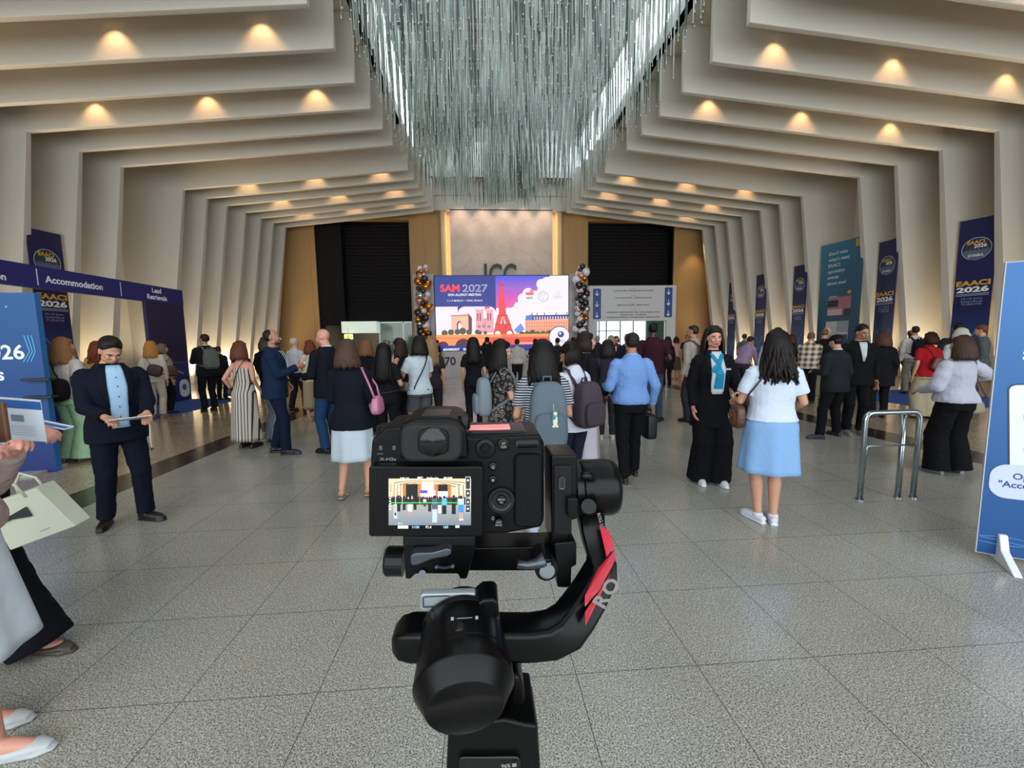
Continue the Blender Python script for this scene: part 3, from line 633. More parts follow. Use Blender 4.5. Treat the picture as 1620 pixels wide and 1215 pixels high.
for q in rods:
    x, y, z, L = q
    L = min(L, 12.2-z)
    if q in ns:
        m_ = MB(); rod_geo(m_, x-1.15, y-13, z-10, L); o = m_.build('rod', [rod_m, tip_m, rod_d, rod_w], ch, smooth=True)
    else: rod_geo(mass, x-1.15, y-13, z-10, L)
o = mass.build('rod_mass', [rod_m, tip_m, rod_d, rod_w], ch, smooth=True); _tag(o, kind='stuff')
# wires and the carrier grid that hold the rods
g = MB()
for ix in range(11): g.box((-3.75+ix*.75, 0, 2.12), (.03, 12, .03))
for iy in range(13): g.box((0, -6+iy*1.0, 2.12), (7.6, .03, .03))
g.build('carrier_grid', silver, ch)
wr = MB()
for q in rods[::3]: wr.cyl((q[0]-1.15, q[1]-13, q[2]+q[3]*.98-10), (q[0]-1.15, q[1]-13, 2.12), .0018, n=3)
o = wr.build('hanging_wires', silver, ch); _tag(o, kind='stuff')
# ---------------------------------------------------------------- people
def _sell(s, c, r, e=.45, rot=None, nu=28, nv=14, taper=0):
    "rounded box / cushion shape"
    c = Vector(c); rs = []
    pw = lambda q: math.copysign(abs(q)**e, q)
    for i in range(nv+1):
        t = -math.pi/2+math.pi*(i+.02)/(nv+.04); ring = []
        for k in range(nu):
            a_ = 2*math.pi*k/nu; zz = pw(math.sin(t)); f = 1+taper*zz
            q = Vector((r[0]*pw(math.cos(t))*pw(math.cos(a_))*f, r[1]*pw(math.cos(t))*pw(math.sin(a_))*f, r[2]*zz))
            ring.append((rot @ q if rot is not None else q)+c)
        rs.append(ring)
    return s.rings(rs)
MB.sell = _sell
SEC = {'m': [(.78, .165, .115, -.01), (.92, .172, .122, -.012), (1.03, .158, .112, .0), (1.12, .155, .114, .005), (1.25, .168, .12, .006), (1.35, .176, .116, 0), (1.42, .142, .086, -.01), (1.475, .085, .064, -.012), (1.52, .058, .058, -.008)],
       'f': [(.78, .168, .12, -.012), (.92, .175, .122, -.015), (1.03, .142, .1, 0), (1.10, .13, .096, .005), (1.22, .142, .112, .016), (1.30, .148, .118, .016), (1.37, .145, .094, 0), (1.42, .115, .074, -.01), (1.475, .066, .054, -.012), (1.52, .05, .05, -.008)]}
def sec(sx, z, bulk=1):
    S = SEC[sx]
    if z <= S[0][0]: r = S[0][1:]
    elif z >= S[-1][0]: r = S[-1][1:]
    else:
        for a_, b_ in zip(S, S[1:]):
            if a_[0] <= z <= b_[0]:
                t = (z-a_[0])/(b_[0]-a_[0]); t = t*t*(3-2*t); r = [a_[i]+(b_[i]-a_[i])*t for i in (1, 2, 3)]; break
    k = bulk if z < 1.45 else 1
    return r[0]*(1+(k-1)*.7), r[1]*k, r[2]+(k-1)*.03
def ik(a_, b_, l1, l2, pole):
    d = b_-a_; L = min(d.length, (l1+l2)*.995); dn = d.normalized(); b2 = a_+dn*L
    x = (l1*l1-l2*l2+L*L)/(2*L); h = math.sqrt(max(l1*l1-x*x, 0)); p = Vector(pole); p = p-dn*p.dot(dn)
    p = p.normalized() if p.length > 1e-5 else dn.orthogonal()
    return a_+dn*x+p*h, b2
def remesh(o, vox, smooth=3, f=.5):
    r = o.modifiers.new('r', 'REMESH'); r.mode = 'VOXEL'; r.voxel_size = vox; r.use_smooth_shade = True
    if smooth: s_ = o.modifiers.new('s', 'SMOOTH'); s_.factor = f; s_.iterations = smooth
    return o
def folds(o, st=.013, sc_=.085):
    t = bpy.data.textures.get('cloth_folds_%d' % int(sc_*1000)) or bpy.data.textures.new('cloth_folds_%d' % int(sc_*1000), 'CLOUDS')
    t.noise_scale = sc_; t.noise_depth = 2
    d = o.modifiers.new('d', 'DISPLACE'); d.texture = t; d.texture_coords = 'LOCAL'; d.strength = st; d.mid_level = .38; return o
SKIN = {'fair': 'c99c84', 'light': 'bd8b70', 'tan': 'a5745a', 'brown': '6f4733', 'dark': '3f2a22', 'pink': 'c98e7c'}
def skinmat(k): return mat('skin_'+k, SKIN[k], .5, var=.05, vscale=12)
def cloth(hexc, rough=.85, name=None): return mat('cloth_'+(name or hexc), hexc, rough, var=.06, vscale=9, bump=.3, bscale=14, spec=.15)
def stripes(name, c1, c2, scale, duty=.3, axis=0):
    if name in _M: return _M[name]
    M = mat(name, c1, .85); nt = M.node_tree; N = nt.nodes; L = nt.links; b = N['Principled BSDF']
    t = N.new('ShaderNodeTexCoord'); s = N.new('ShaderNodeSeparateXYZ'); L.new(t.outputs['Object'], s.inputs[0])
    if axis == 'a':
        q = N.new('ShaderNodeMath'); q.operation = 'ARCTAN2'; L.new(s.outputs[0], q.inputs[0]); L.new(s.outputs[1], q.inputs[1]); src = q.outputs[0]
    else: src = s.outputs[axis]
    m_ = N.new('ShaderNodeMath'); m_.operation = 'MULTIPLY'; m_.inputs[1].default_value = scale; L.new(src, m_.inputs[0])
    f_ = N.new('ShaderNodeMath'); f_.operation = 'FRACT'; L.new(m_.outputs[0], f_.inputs[0])
    g_ = N.new('ShaderNodeMath'); g_.operation = 'LESS_THAN'; g_.inputs[1].default_value = duty; L.new(f_.outputs[0], g_.inputs[0])
    x = N.new('ShaderNodeMix'); x.data_type = 'RGBA'; x.inputs[6].default_value = lin(c1)+(1,); x.inputs[7].default_value = lin(c2)+(1,); L.new(g_.outputs[0], x.inputs[0]); L.new(x.outputs[2], b.inputs['Base Color'])
    return M
def rings_print(name, c1, c2, scale=26):
    M = mat(name, c1, .85); nt = M.node_tree; N = nt.nodes; L = nt.links; b = N['Principled BSDF']
    t = N.new('ShaderNodeTexCoord'); v = N.new('ShaderNodeTexVoronoi'); v.inputs['Scale'].default_value = scale; L.new(t.outputs['Object'], v.inputs['Vector'])
    r = N.new('ShaderNodeValToRGB'); L.new(v.outputs['Distance'], r.inputs[0]); e = r.color_ramp.elements; e[0].position = .28; e[0].color = lin(c1)+(1,); e[1].position = .55; e[1].color = lin(c1)+(1,)
    for p_, c_ in ((.30, c2), (.44, c2), (.46, c1)): q = e.new(p_); q.color = lin(c_)+(1,)
    L.new(r.outputs[0], b.inputs['Base Color']); return M
def plaid(name):
    if name in _M: return _M[name]
    M = mat(name, 'b9ab98', .85); nt = M.node_tree; N = nt.nodes; L = nt.links; b = N['Principled BSDF']; t = N.new('ShaderNodeTexCoord'); s = N.new('ShaderNodeSeparateXYZ'); L.new(t.outputs['Object'], s.inputs[0]); out = []
    for ax in (0, 2):
        m_ = N.new('ShaderNodeMath'); m_.operation = 'MULTIPLY'; m_.inputs[1].default_value = 52; L.new(s.outputs[ax], m_.inputs[0]); q = N.new('ShaderNodeMath'); q.operation = 'SINE'; L.new(m_.outputs[0], q.inputs[0]); out.append(q.outputs[0])
    a_ = N.new('ShaderNodeMath'); a_.operation = 'ADD'; L.new(out[0], a_.inputs[0]); L.new(out[1], a_.inputs[1])
    r = N.new('ShaderNodeMapRange'); r.inputs[1].default_value = -1.2; r.inputs[2].default_value = 1.2; L.new(a_.outputs[0], r.inputs[0])
    x = N.new('ShaderNodeMix'); x.data_type = 'RGBA'; x.inputs[6].default_value = lin('4f4238')+(1,); x.inputs[7].default_value = lin('cfc3b2')+(1,); L.new(r.outputs[0], x.inputs[0]); L.new(x.outputs[2], b.inputs['Base Color']); return M
def hand(m_, W_, d, n, right, curl, fine):
    d = Vector(d).normalized(); n = Vector(n); n = (n-d*n.dot(d)).normalized(); th = d.cross(n) if right else n.cross(d)
    rot = Matrix((th, d, n)).transposed()
    m_.ell(W_+d*.045, (.038, .05, .015), rot, 14, 8); m_.ell(W_+d*.075, (.04, .025, .014), rot, 14, 8)
    if not fine:
        P = [W_+d*.08]; a_ = curl*.5
        for L in (.045, .035, .025): P.append(P[-1]+(d*math.cos(a_)+n*math.sin(a_))*L); a_ += curl*.9
        m_.tube(P, [.03, .032, .028, .016], 10, flat=.45, ref=n)
        m_.tube([W_+th*.02+d*.02, W_+th*.05+d*.05, W_+th*.055+d*.085+n*.01], [.016, .013, .009], 8); return P[-1]
    for k, (o_, L, r) in enumerate(((.030, .072, .0095), (.010, .080, .0098), (-.011, .075, .0094), (-.030, .058, .0086))):
        c = curl*(1+.12*k)+.08; a_ = c*.45; q = W_+d*.088+th*o_-d*abs(o_-.005)*.25; P = [q-d*.02, q]
        for f_ in (.45, .32, .25):
            dd = d*math.cos(a_)+n*math.sin(a_)+th*(o_*1.2*(1-curl)); P.append(P[-1]+dd*L*f_); a_ += c*.75
        m_.tube(P, [r, r*1.05, r, r*.95, r*.8], 8); m_.ell(P[-1], r*.82, None, 8, 6)
    q = W_+d*.022+th*.028; P = [q-th*.012, q, q+(th*.75+d*.65).normalized()*.038+n*.006, q+(th*.75+d*.65).normalized()*.038+(th*.25+d+n*(.2+curl)).normalized()*.034]
    m_.tube(P, [.014, .0135, .0115, .009], 8); m_.ell(P[-1], .009, None, 8, 6)
class Person: pass
def person(label, x, y, face, H=1.70, sx='f', q='mid', skin='light', hair=('short', '2a1d18'), top=None, bottom=None, shoes='1c1a1a', group=None,
           rh=None, lh=None, rf=(0, 0, 0), lf=(0, 0, 0), lean=0, hy=0, hp=0, bulk=1, rel=None, lel=None, curl=.35, rn=None, ln=None, eyes=False, socks=None, heel=0, beard=None, glasses=False, jaw=1.0):
    """face: direction in degrees, 0 looks away from the camera down the hall, 90 looks left. rh/lh: wrist targets, rf/lf: (x, y, turn) of the feet"""
    p = Person(); s = H/1.75; fine = q == 'near'; vox = {'near': .0062, 'mid': .011, 'far': .016}[q]
    root = empty('person', label, 'person', (x, y, 0), math.radians(face), group); root.scale = (s, s, s); p.root = root; p.sx = sx; p.bulk = bulk; p.label = label
    la = math.radians(lean); hip0 = Vector((0, 0, .95)); RX = Matrix.Rotation(-la, 3, 'X')
    sh = Vector((0, -.25*math.sin(la)*.5, 0))
    def T(v):
        v = Vector(v); t = min(max((v.z-.88)/.14, 0), 1); t = t*t*(3-2*t)
        return v.lerp(hip0+RX @ (v-hip0), t)+sh*min(max((v.z)/.9, 0), 1)
    p.T = T
    w_ = .178 if sx == 'm' else .152
    w_ *= 1+(bulk-1)*.5
    # arms
    sides = {}
    for sd, tg, el, nn in ((1, rh, rel, rn), (-1, lh, lel, ln)):
        S = T((sd*w_, -.005, 1.395))
        t = T(tg) if tg and len(tg) == 3 else T((sd*(w_+.065), .03, .875))
        pole = Vector((el[0]*.32, el[1], el[2]*1.2-.2)) if el else Vector((sd*.5, -1, -.35))
        E, W2 = ik(S, t, .285, .255, pole)
        d = (W2-E).normalized()
        n = Vector(nn) if nn else (Vector((-sd, .15, 0)) if d.z < -.75 else Vector((-sd*.5, .1, -.9)))
        sides[sd] = (S, E, W2, d, n)
    p.arms = sides
    # legs
    legs = {}
    hw = .092
    for sd, ft in ((1, rf), (-1, lf)):
        Hp = T((sd*hw, -.005, .90))
        A = Vector((sd*hw*1.05+ft[0], ft[1], .085+heel)); ta = math.radians(ft[2] if len(ft) > 2 else 0)
        if (A-Hp).length > .835: A = Hp+(A-Hp).normalized()*.0+(A-Hp) if False else A
        up = ft[3] if len(ft) > 3 else 0
        A.z += up
        K, A2 = ik(Hp, A, .425, .405, (sd*.05, 1, 0)); legs[sd] = (Hp, K, Vector((A.x, A.y, A.z)), ta, up)
    p.legs = legs
    # head frame
    nb = Vector((0, -.004, 1.535))
    RH = Matrix.Rotation(math.radians(hy), 3, 'Z') @ Matrix.Rotation(-math.radians(hp), 3, 'X')
    def HT(v): return T(nb)+RX @ (RH @ (Vector(v)-nb)) if abs(la) > 0 else T(nb)+RH @ (Vector(v)-nb)
    RR = (RX @ RH) if abs(la) > 0 else RH
    p.HT = HT; p.RR = RR
    b = MB()
    zs = [z for z, *_ in SEC[sx]]; zz = [.78+(1.53-.78)*k/16 for k in range(17)]
    def torso(m_, z0, z1, infl, n=22, steps=15, flare=0, blouse=0):
        rs = []
        for k in range(steps+1):
            z = z0+(z1-z0)*k/steps; hw_, hd_, yo = sec(sx, z, bulk); f_ = infl+flare*max(0, (1.05-z))/.25+blouse*math.exp(-((z-z0-.06)/.07)**2)
            rs.append([T((math.copysign(abs(math.cos(a_))**.85, math.cos(a_))*(hw_+f_), yo+math.copysign(abs(math.sin(a_))**.9, math.sin(a_))*(hd_+f_), z)) for a_ in [2*math.pi*i/n for i in range(n)]])
        m_.rings(rs)
    p.torso = torso
    torso(b, .90, 1.53, 0)
    for sd, (S, E, W2, d, n) in sides.items():
        rs = (.056, .05, .041, .04, .027) if sx == 'm' else (.047, .041, .034, .034, .022)
        b.ell(S-Vector((sd*.01, 0, .012)), rs[0]*.85); b.tube([S-Vector((0, 0, .008)), S.lerp(E, .5), E], [rs[0]*.85, rs[1], rs[2]], 12); b.ell(E, rs[2]*1.0)
        b.tube([E, E.lerp(W2, .3), W2, W2+d*.03], [rs[2], rs[3], rs[4], rs[4]], 12)
        hand(b, W2, d, n, sd > 0, curl, fine)
    fw = legs
    for sd, (Hp, K, A, ta, up) in legs.items():
        b.tube([Hp, Hp.lerp(K, .35), K], [.088, .08, .054], 14); b.ell(Hp, .09); b.ell(K, .053)
        cb = Vector((0, -.012, 0)); b.tube([K, K.lerp(A, .3)+cb, A.lerp(K, .25), A], [.053, .056, .040, .034], 14)
        fd = Vector((-math.sin(ta), math.cos(ta), 0)); hz = heel*1.0
        b.tube([A-fd*.03-Vector((0, 0, .03)), A+fd*.05-Vector((0, 0, .035)), A+fd*.12-Vector((0, 0, .055+hz*.9)), A+fd*.165-Vector((0, 0, .06+hz))], [.032, .034, .03, .018], 12)
    # neck and head
    nr = .056 if sx == 'm' else .047
    b.tube([T((0, -.012, 1.47)), T((0, -.008, 1.52)), HT((0, -.005, 1.58))], [nr*1.15, nr, nr*.98], 14)
    def he(c, r): b.ell(HT(c), r, RR, 18, 12)
    he((0, -.012, 1.66), (.073, .093, .088)); he((0, .018, 1.625), (.064, .075, .075)); he((0, .034, 1.575*1.0), (.048*jaw, .052, .048)); he((0, .066, 1.548+.008), (.026*jaw, .022, .02))
    he((0, .082, 1.652), (.046, .018, .012))
    for sd in (-1, 1):
        he((sd*.03, .072, 1.61), (.022, .022, .022)); he((sd*.074, -.004, 1.625), (.008, .018, .03)); he((sd*.046, .02, 1.575), (.018, .03, .03))
    b.tube([HT((0, .086, 1.648)), HT((0, .100, 1.625)), HT((0, .112, 1.607))], [.009, .011, .014], 10); he((0, .108, 1.605), (.017, .012, .01))
    he((0, .088, 1.58), (.024, .013, .008)); he((0, .084, 1.568), (.02, .013, .008))
    p.body = remesh(b.build('body', skinmat(skin), root), vox, 3 if fine else 4, .45)
    if eyes:
        e = MB(); ir = MB(); br = MB(); lp = MB()
        for sd in (-1, 1):
            c = HT((sd*.031, .0835, 1.634)); e.ell(c, (.013, .008, .0075), RR, 12, 8); ir.ell(c+RR @ Vector((0, .0066, 0)), (.0055, .003, .0055), RR, 10, 6)
            br.tube([HT((sd*.014, .098, 1.652)), HT((sd*.032, .096, 1.657)), HT((sd*.05, .083, 1.652))], [.0035, .004, .002], 6)
            br.tube([HT((sd*.019, .091, 1.640)), HT((sd*.031, .0925, 1.643)), HT((sd*.044, .085, 1.638))], .002, 5)
        lp.tube([HT((-.021, .089, 1.573)), HT((-.008, .101, 1.577)), HT((0, .102, 1.5755)), HT((.008, .101, 1.577)), HT((.021, .089, 1.573))], [.002, .0045, .0045, .0045, .002], 6)
        lp.tube([HT((-.018, .090, 1.571)), HT((0, .1, 1.567)), HT((.018, .090, 1.571))], [.002, .0055, .002], 6)
        e.build('eyes', mat('eye_white', 'cfc8c4', .3), root, smooth=True); ir.build('irises', mat('iris', '2a1a12', .2), root, smooth=True)
        br.build('eyebrows', mat('brow_'+hair[1], hair[1], .8), root, smooth=True); lp.build('lips', mat('lips_'+skin, {'fair': 'a85a55', 'light': '9c5650'}.get(skin, '7d4840'), .45), root, smooth=True)
    if glasses:
        g = MB()
        for sd in (-1, 1):
            g.tube([HT((sd*.033+.024*math.cos(t), .103, 1.632+.018*math.sin(t))) for t in [2*math.pi*k/16 for k in range(17)]], .0016, 5)
            g.tube([HT((sd*.057, .1, 1.636)), HT((sd*.074, .04, 1.638)), HT((sd*.078, -.01, 1.632))], .0018, 5)
        g.tube([HT((-.009, .106, 1.634)), HT((.009, .106, 1.634))], .0018, 5); g.build('glasses', mat('spectacle_frame', '5a3a30', .3), root, smooth=True)
    if beard:
        bd_ = MB(); bd_.ell(HT((0, .045, 1.562)), (.052, .05, .034), RR); bd_.ell(HT((0, .1, 1.589)), (.026, .01, .006), RR); remesh(bd_.build('beard', mat('beard_'+beard, beard, .9), root), .006, 2)
    # hair
    hs, hc = hair[0], hair[1]; hm = mat('hair_'+hc, hc, .5, var=.25, vscale=60, spec=.2)
    hm2 = hm
    if hs != 'bald':
        h = MB()
        def hh(c, r): h.ell(HT(c), r, RR, 20, 14)
        if hs in ('short', 'crop'):
            k = 0 if hs == 'crop' else .006
            hh((0, -.024, 1.680), (.0755+k, .090+k, .076+k)); hh((0, -.040, 1.645), (.077+k*.5, .072+k*.5, .066)); hh((0, .006, 1.722), (.058, .056, .030+k))
            remesh(h.build('hair', hm, root), .007 if fine else .011, 2)
        elif hs == 'receding':
            hh((0, -.032, 1.672), (.077, .088, .074)); hh((0, -.04, 1.64), (.080, .07, .065)); remesh(h.build('hair', hm, root), .008, 2)
        elif hs == 'cap':
            hh((0, -.03, 1.65), (.08, .08, .075)); remesh(h.build('hair', hm, root), .01, 2)
            c = MB(); c.ell(HT((0, -.012, 1.692)), (.087, .103, .068), RR, 22, 12); c.tube([HT((0, .06, 1.688)), HT((0, .12, 1.682)), HT((0, .16, 1.672))], [.07, .066, .045], 16, flat=.12, ref=RR @ Vector((0, 0, 1)))
            remesh(c.build('cap', cloth(hair[2]), root), .008, 2)
        else:
            L = {'bob': .20, 'chin': .15, 'long': .40, 'xlong': .52, 'mid': .28, 'updo': .0, 'wavy': .36}[hs]
            wv = .03 if hs == 'wavy' else .004
            hh((0, -.022, 1.685), (.083, .096, .080)); hh((0, -.038, 1.645), (.086, .084, .08)); hh((0, .018, 1.715), (.064, .062, .036))
            if hs == 'updo': hh((0, -.13, 1.66), (.055, .05, .05)); remesh(h.build('hair', hm, root), .008, 2)
            else:
                h_ = remesh(h.build('hair', hm, root), .008 if fine else .011, 2)
                st_ = MB(); rr = random.Random(int(abs(x*100))+11); N_ = 54 if fine else 34
                fr_ = hair[3] if len(hair) > 3 else 1.0
                for k in range(N_):
                    a_ = math.radians(-205+ 230*k/(N_-1)) if fr_ else math.radians(-180+180*k/(N_-1))
                    ca, sa = math.cos(a_), math.sin(a_)
                    LL = L*(1+rr.uniform(-.10, .05)); P = []
                    front = max(0, sa)
                    P.append(HT((ca*.03, -.02+sa*.03, 1.765))); P.append(HT((ca*.070, -.022+sa*.080, 1.725))); P.append(HT((ca*(.088), -.028+sa*(.094 if sa < 0 else .06), 1.66)))
                    n_ = 6; base = P[-1]; ph_ = rr.uniform(0, 6)
                    out = Vector((ca, sa*.8 if sa < 0 else sa*.35, 0))
                    for j in range(1, n_+1):
                        t = j/n_; o_ = .012+ (.035*t if hs != 'chin' else .01*math.sin(t*3)); o_ += wv*math.sin(t*9+ph_)*t
                        zz_ = -LL*t
                        q_ = HT((ca*(.088+o_), -.028+sa*(.094+o_) if sa < 0 else -.028+sa*(.06+o_), 1.66)); 
                        q_ = Vector((q_.x, q_.y, base.z+zz_)) if la == 0 or True else q_
                        # keep the lower strands outside the shoulders
                        hw_, hd_, yo = sec(sx, min(q_.z, 1.5), bulk)
                        if q_.z < 1.47 and q_.y < T((0, 0, q_.z)).y+.02:
                            ymin = T((0, yo-hd_-.035, q_.z)).y; q_.y = min(q_.y, ymin+abs(ca)*.05)
                        P.append(q_)
                    rad = .015 if fine else .020
                    st_.tube(P, [rad*.5, rad, rad*1.15, rad*1.1, rad*1.1, rad, rad, rad*.8, rad*.3], 6)
                o_ = st_.build('hair_lengths', hm, root, smooth=True)
    # clothes: top = (kind, colour or material)
    def M_(c): return c if not isinstance(c, str) else cloth(c)
    if top:
        kd, c = top[0], M_(top[1]); m_ = MB()
        prm = {'jacket': (.80, .026, .95, .018), 'coat': (.66, .03, .95, .02), 'shirt': (.93, .015, .95, .013), 'untucked': (.84, .02, .95, .013), 'tee': (.86, .018, .62, .016), 'blouse': (.90, .022, .62, .02), 'puff': (.93, .032, .9, .034), 'sleeveless': (.92, .012, 0, 0), 'crop': (.965, .030, .62, .016), 'straps': (.92, .012, 0, 0), 'threeq': (.88, .028, .75, .042)}[kd]
        z0, inf, sl, si = prm
        zt = 1.50 if kd != 'straps' else 1.33
        if kd == 'sleeveless': zt = 1.47
        torso(m_, z0, zt, inf, flare=.015 if kd in ('jacket', 'coat', 'untucked') else 0, blouse=.03 if kd in ('puff', 'shirt', 'blouse') else 0)
        for sd, (S, E, W2, d, n) in sides.items():
            if not sl: continue
            r0, r1, r2 = (.055, .046, .033) if sx == 'm' else (.047, .040, .028)
            m_.ell(S+Vector((-sd*.012, 0, -.008)), r0+min(si, .02))
            if sl <= .65 and kd != 'threeq':
                e_ = S.lerp(E, sl+.1); m_.tube([S, e_], [r0+si, r1+si+.012], 14)
            else:
                m_.tube([S, S.lerp(E, .5), E], [r0+min(si, .02), r1+si*1.2, r1+si], 14); m_.ell(E, r1+si)
                q_ = E.lerp(W2, (sl-.5)*2 if kd == 'threeq' else .97); rr_ = r2+si*(1 if kd not in ('puff',) else .4)
                m_.tube([E, E.lerp(q_, .5), q_], [r1+si, (r1+rr_)/2+si*(.6 if kd == 'puff' else 0), rr_+.003], 14)
        p.top = remesh(m_.build({'jacket': 'jacket', 'coat': 'coat', 'tee': 't_shirt', 'blouse': 'blouse', 'puff': 'blouse', 'straps': 'dress_top', 'sleeveless': 'top', 'crop': 'top'}.get(kd, 'shirt'), c, root), max(vox*1.15, .0075), 3); folds(p.top, .02 if kd in ('puff', 'blouse', 'shirt', 'threeq') else .012)
        if kd in ('shirt', 'jacket', 'untucked', 'coat'):
            cl = MB(); cc = c if len(top) < 3 else M_(top[2])
            cl.tube([T((math.cos(t)*.066, -.008+math.sin(t)*.062, 1.488-.018*math.sin(t)+.0)) for t in [math.radians(110+320*k/16) for k in range(17)]], .013, 8, flat=1.5, ref=(0, 0, 1)); cl.build('collar', cc, root, smooth=True)
    inf0 = {'jacket': .026, 'coat': .03, 'shirt': .015}.get(top[0] if top else '', .02)
    def surf(xx, z, off=0, back=False):
        hw_, hd_, yo = sec(sx, z, bulk); hw_ += inf0; hd_ += inf0; u_ = min(abs(xx)/hw_, .98); v_ = hd_*(1-u_**2.1)**.5
        return T((xx, yo+(-v_-off if back else v_+off), z))
    p.surf = surf
    def patch(name, rows, mt, off=.006, back=False, th=.004):
        "rows: (z, x_left, x_right)"
        g = MB(); n = 7
        rs = [[surf(a_+(b_-a_)*k/n, z, off, back) for k in range(n+1)] for z, a_, b_ in rows]; vs = [v for r_ in rs for v in r_]
        fs = [(i*(n+1)+k, i*(n+1)+k+1, (i+1)*(n+1)+k+1, (i+1)*(n+1)+k) for i in range(len(rs)-1) for k in range(n)]
        g.add(vs, fs); o = g.build(name, mt, root, smooth=True); sl_ = o.modifiers.new('t', 'SOLIDIFY'); sl_.thickness = th; sl_.offset = 0; return o
    p.patch = patch
    if bottom:
        kd, c = bottom[0], M_(bottom[1]); m_ = MB()
        if kd in ('trousers', 'wide', 'shorts', 'slim', 'jeans'):
            torso(m_, .83, 1.04, .012)
            rr_ = {'trousers': (.10, .085, .070, .066, .066), 'jeans': (.10, .082, .066, .060, .056), 'slim': (.104, .088, .068, .064, .054), 'wide': (.11, .105, .11, .12, .135), 'shorts': (.105, .105, .11)}[kd]
            kb = (1+bulk)/2; rr_ = tuple(r_*(kb if i_ < 3 else 1) for i_, r_ in enumerate(rr_))
            for sd, (Hp, K, A, ta, up) in legs.items():
                if kd == 'shorts': m_.tube([Hp+Vector((0, 0, .03)), Hp.lerp(K, .35), Hp.lerp(K, .72)], [.1, .103, .108], 18); continue
                e_ = A+(K-A).normalized()*(-.005 if kd != 'wide' else -.04)
                m_.ell(Hp, rr_[0]); m_.tube([Hp, Hp.lerp(K, .5), K, K.lerp(A, .5)+Vector((0, -.008, 0)), e_], rr_, 18)
                if kd != 'wide': m_.ell(K, rr_[2]+.002); m_.ell(K.lerp(A, .3)+Vector((0, -.012, 0)), ((rr_[2]+rr_[3])/2, (rr_[2]+rr_[3])/2, .12))
            o = remesh(m_.build('shorts' if kd == 'shorts' else 'trousers', c, root), max(vox*1.15, .0075), 3); p.bottom = o; folds(o, .014, .07)
        else:
            L = bottom[2] if len(bottom) > 2 else .5; fl = bottom[3] if len(bottom) > 3 else .04; zt = 1.05; rs = []; n = 60; rr = random.Random(int(x*50)); ph_ = rr.uniform(0, 6)
            cx = (legs[1][2].x+legs[-1][2].x)/2; cy = (legs[1][2].y+legs[-1][2].y)/2
            for k in range(15):
                t = k/14; z = zt-(zt-L)*t; hw_, hd_, yo = sec(sx, max(z, .86), bulk); g_ = fl*t; rp = (.012 if kd == 'skirt' else .022)*t
                tt = max(0, (.9-z)/.9)
                rs.append([T((cx*tt+math.cos(a_)*(hw_+.014+g_+rp*math.sin(a_*7+ph_)), yo+cy*tt+math.sin(a_)*(hd_+.014+g_+rp*math.sin(a_*7+ph_)), z)) for a_ in [2*math.pi*i/n for i in range(n)]])
            rs.append([q_*.985+Vector((0, 0, .006)) for q_ in rs[-1]])
            m_.rings(rs); p.bottom = m_.build('skirt', c, root, smooth=True)
    # shoes
    if shoes:
        sc_ = shoes[1] if isinstance(shoes, tuple) else shoes; kind_ = shoes[0] if isinstance(shoes, tuple) else 'shoe'
        for sd, (Hp, K, A, ta, up) in legs.items():
            fd = Vector((-math.sin(ta), math.cos(ta), 0)); g = Vector((A.x, A.y, up)); z_ = lambda v: Vector((0, 0, v)); h_ = heel
            m_ = MB(); lo = kind_ in ('flat', 'sandal')
            if kind_ == 'sandal':
                m_.tube([g-fd*.06+z_(.012+h_), g+fd*.06+z_(.012+h_*.5), g+fd*.19+z_(.012)], [.034, .038, .03], 12, flat=.28, ref=(0, 0, 1)); m_.tube([g+fd*.1+Vector((-.045, 0, .02)), g+fd*.1+z_(.055), g+fd*.1+Vector((.045, 0, .02))], .01, 6); m_.tube([g-fd*.04+Vector((-.04, 0, .05+h_)), g-fd*.07+z_(.06+h_), g-fd*.04+Vector((.04, 0, .05+h_))], .007, 6)
            else:
                top_ = .03 if lo else .048
                m_.tube([g-fd*.075+z_(top_*.9+h_), g-fd*.03+z_(top_+h_), g+fd*.06+z_(top_*.9+h_*.6), g+fd*.14+z_(.032), g+fd*.19+z_(.024)], [.028, .038, .043, .04, .022], 14, flat=top_/.05, ref=(0, 0, 1))
                m_.tube([g-fd*.08+z_(.008+h_*.6), g+fd*.06+z_(.008+h_*.3), g+fd*.15+z_(.008), g+fd*.205+z_(.008)], [.034, .042, .044, .02], 14, flat=.3, ref=(0, 0, 1))
                if not lo: m_.tube([g+z_(.05), g+z_(.09)], [.043, .042], 14)
            o = remesh(m_.build('shoe', mat('shoe_'+sc_, sc_, .45), root), .007 if fine else .011, 2)
    return p
def strap(p, side, c, w_=.014, front=True, back=True, zl=.95, off=.012, name='cross_strap'):
    "cross body strap from one shoulder to the other hip, part of the bag it carries"
    P = []
    N_ = 12
    if back: P += [p.surf(side*(-.16+.27*k/N_), zl+(1.475-zl)*k/N_, off, True) for k in range(N_+1)]
    if front: P += [p.surf(side*(.11-.27*k/N_), 1.475+(zl-1.475)*k/N_, off, False) for k in range(N_+1)]
    return MB().tube(P, w_, 8, flat=.35, ref=(0, 1, 0) if not back or not front else (0, 0, 1)), c
def worn(name, label, cat, p):
    r = empty(name, label, cat, p.root.location, p.root.rotation_euler.z); r.scale = p.root.scale; return r
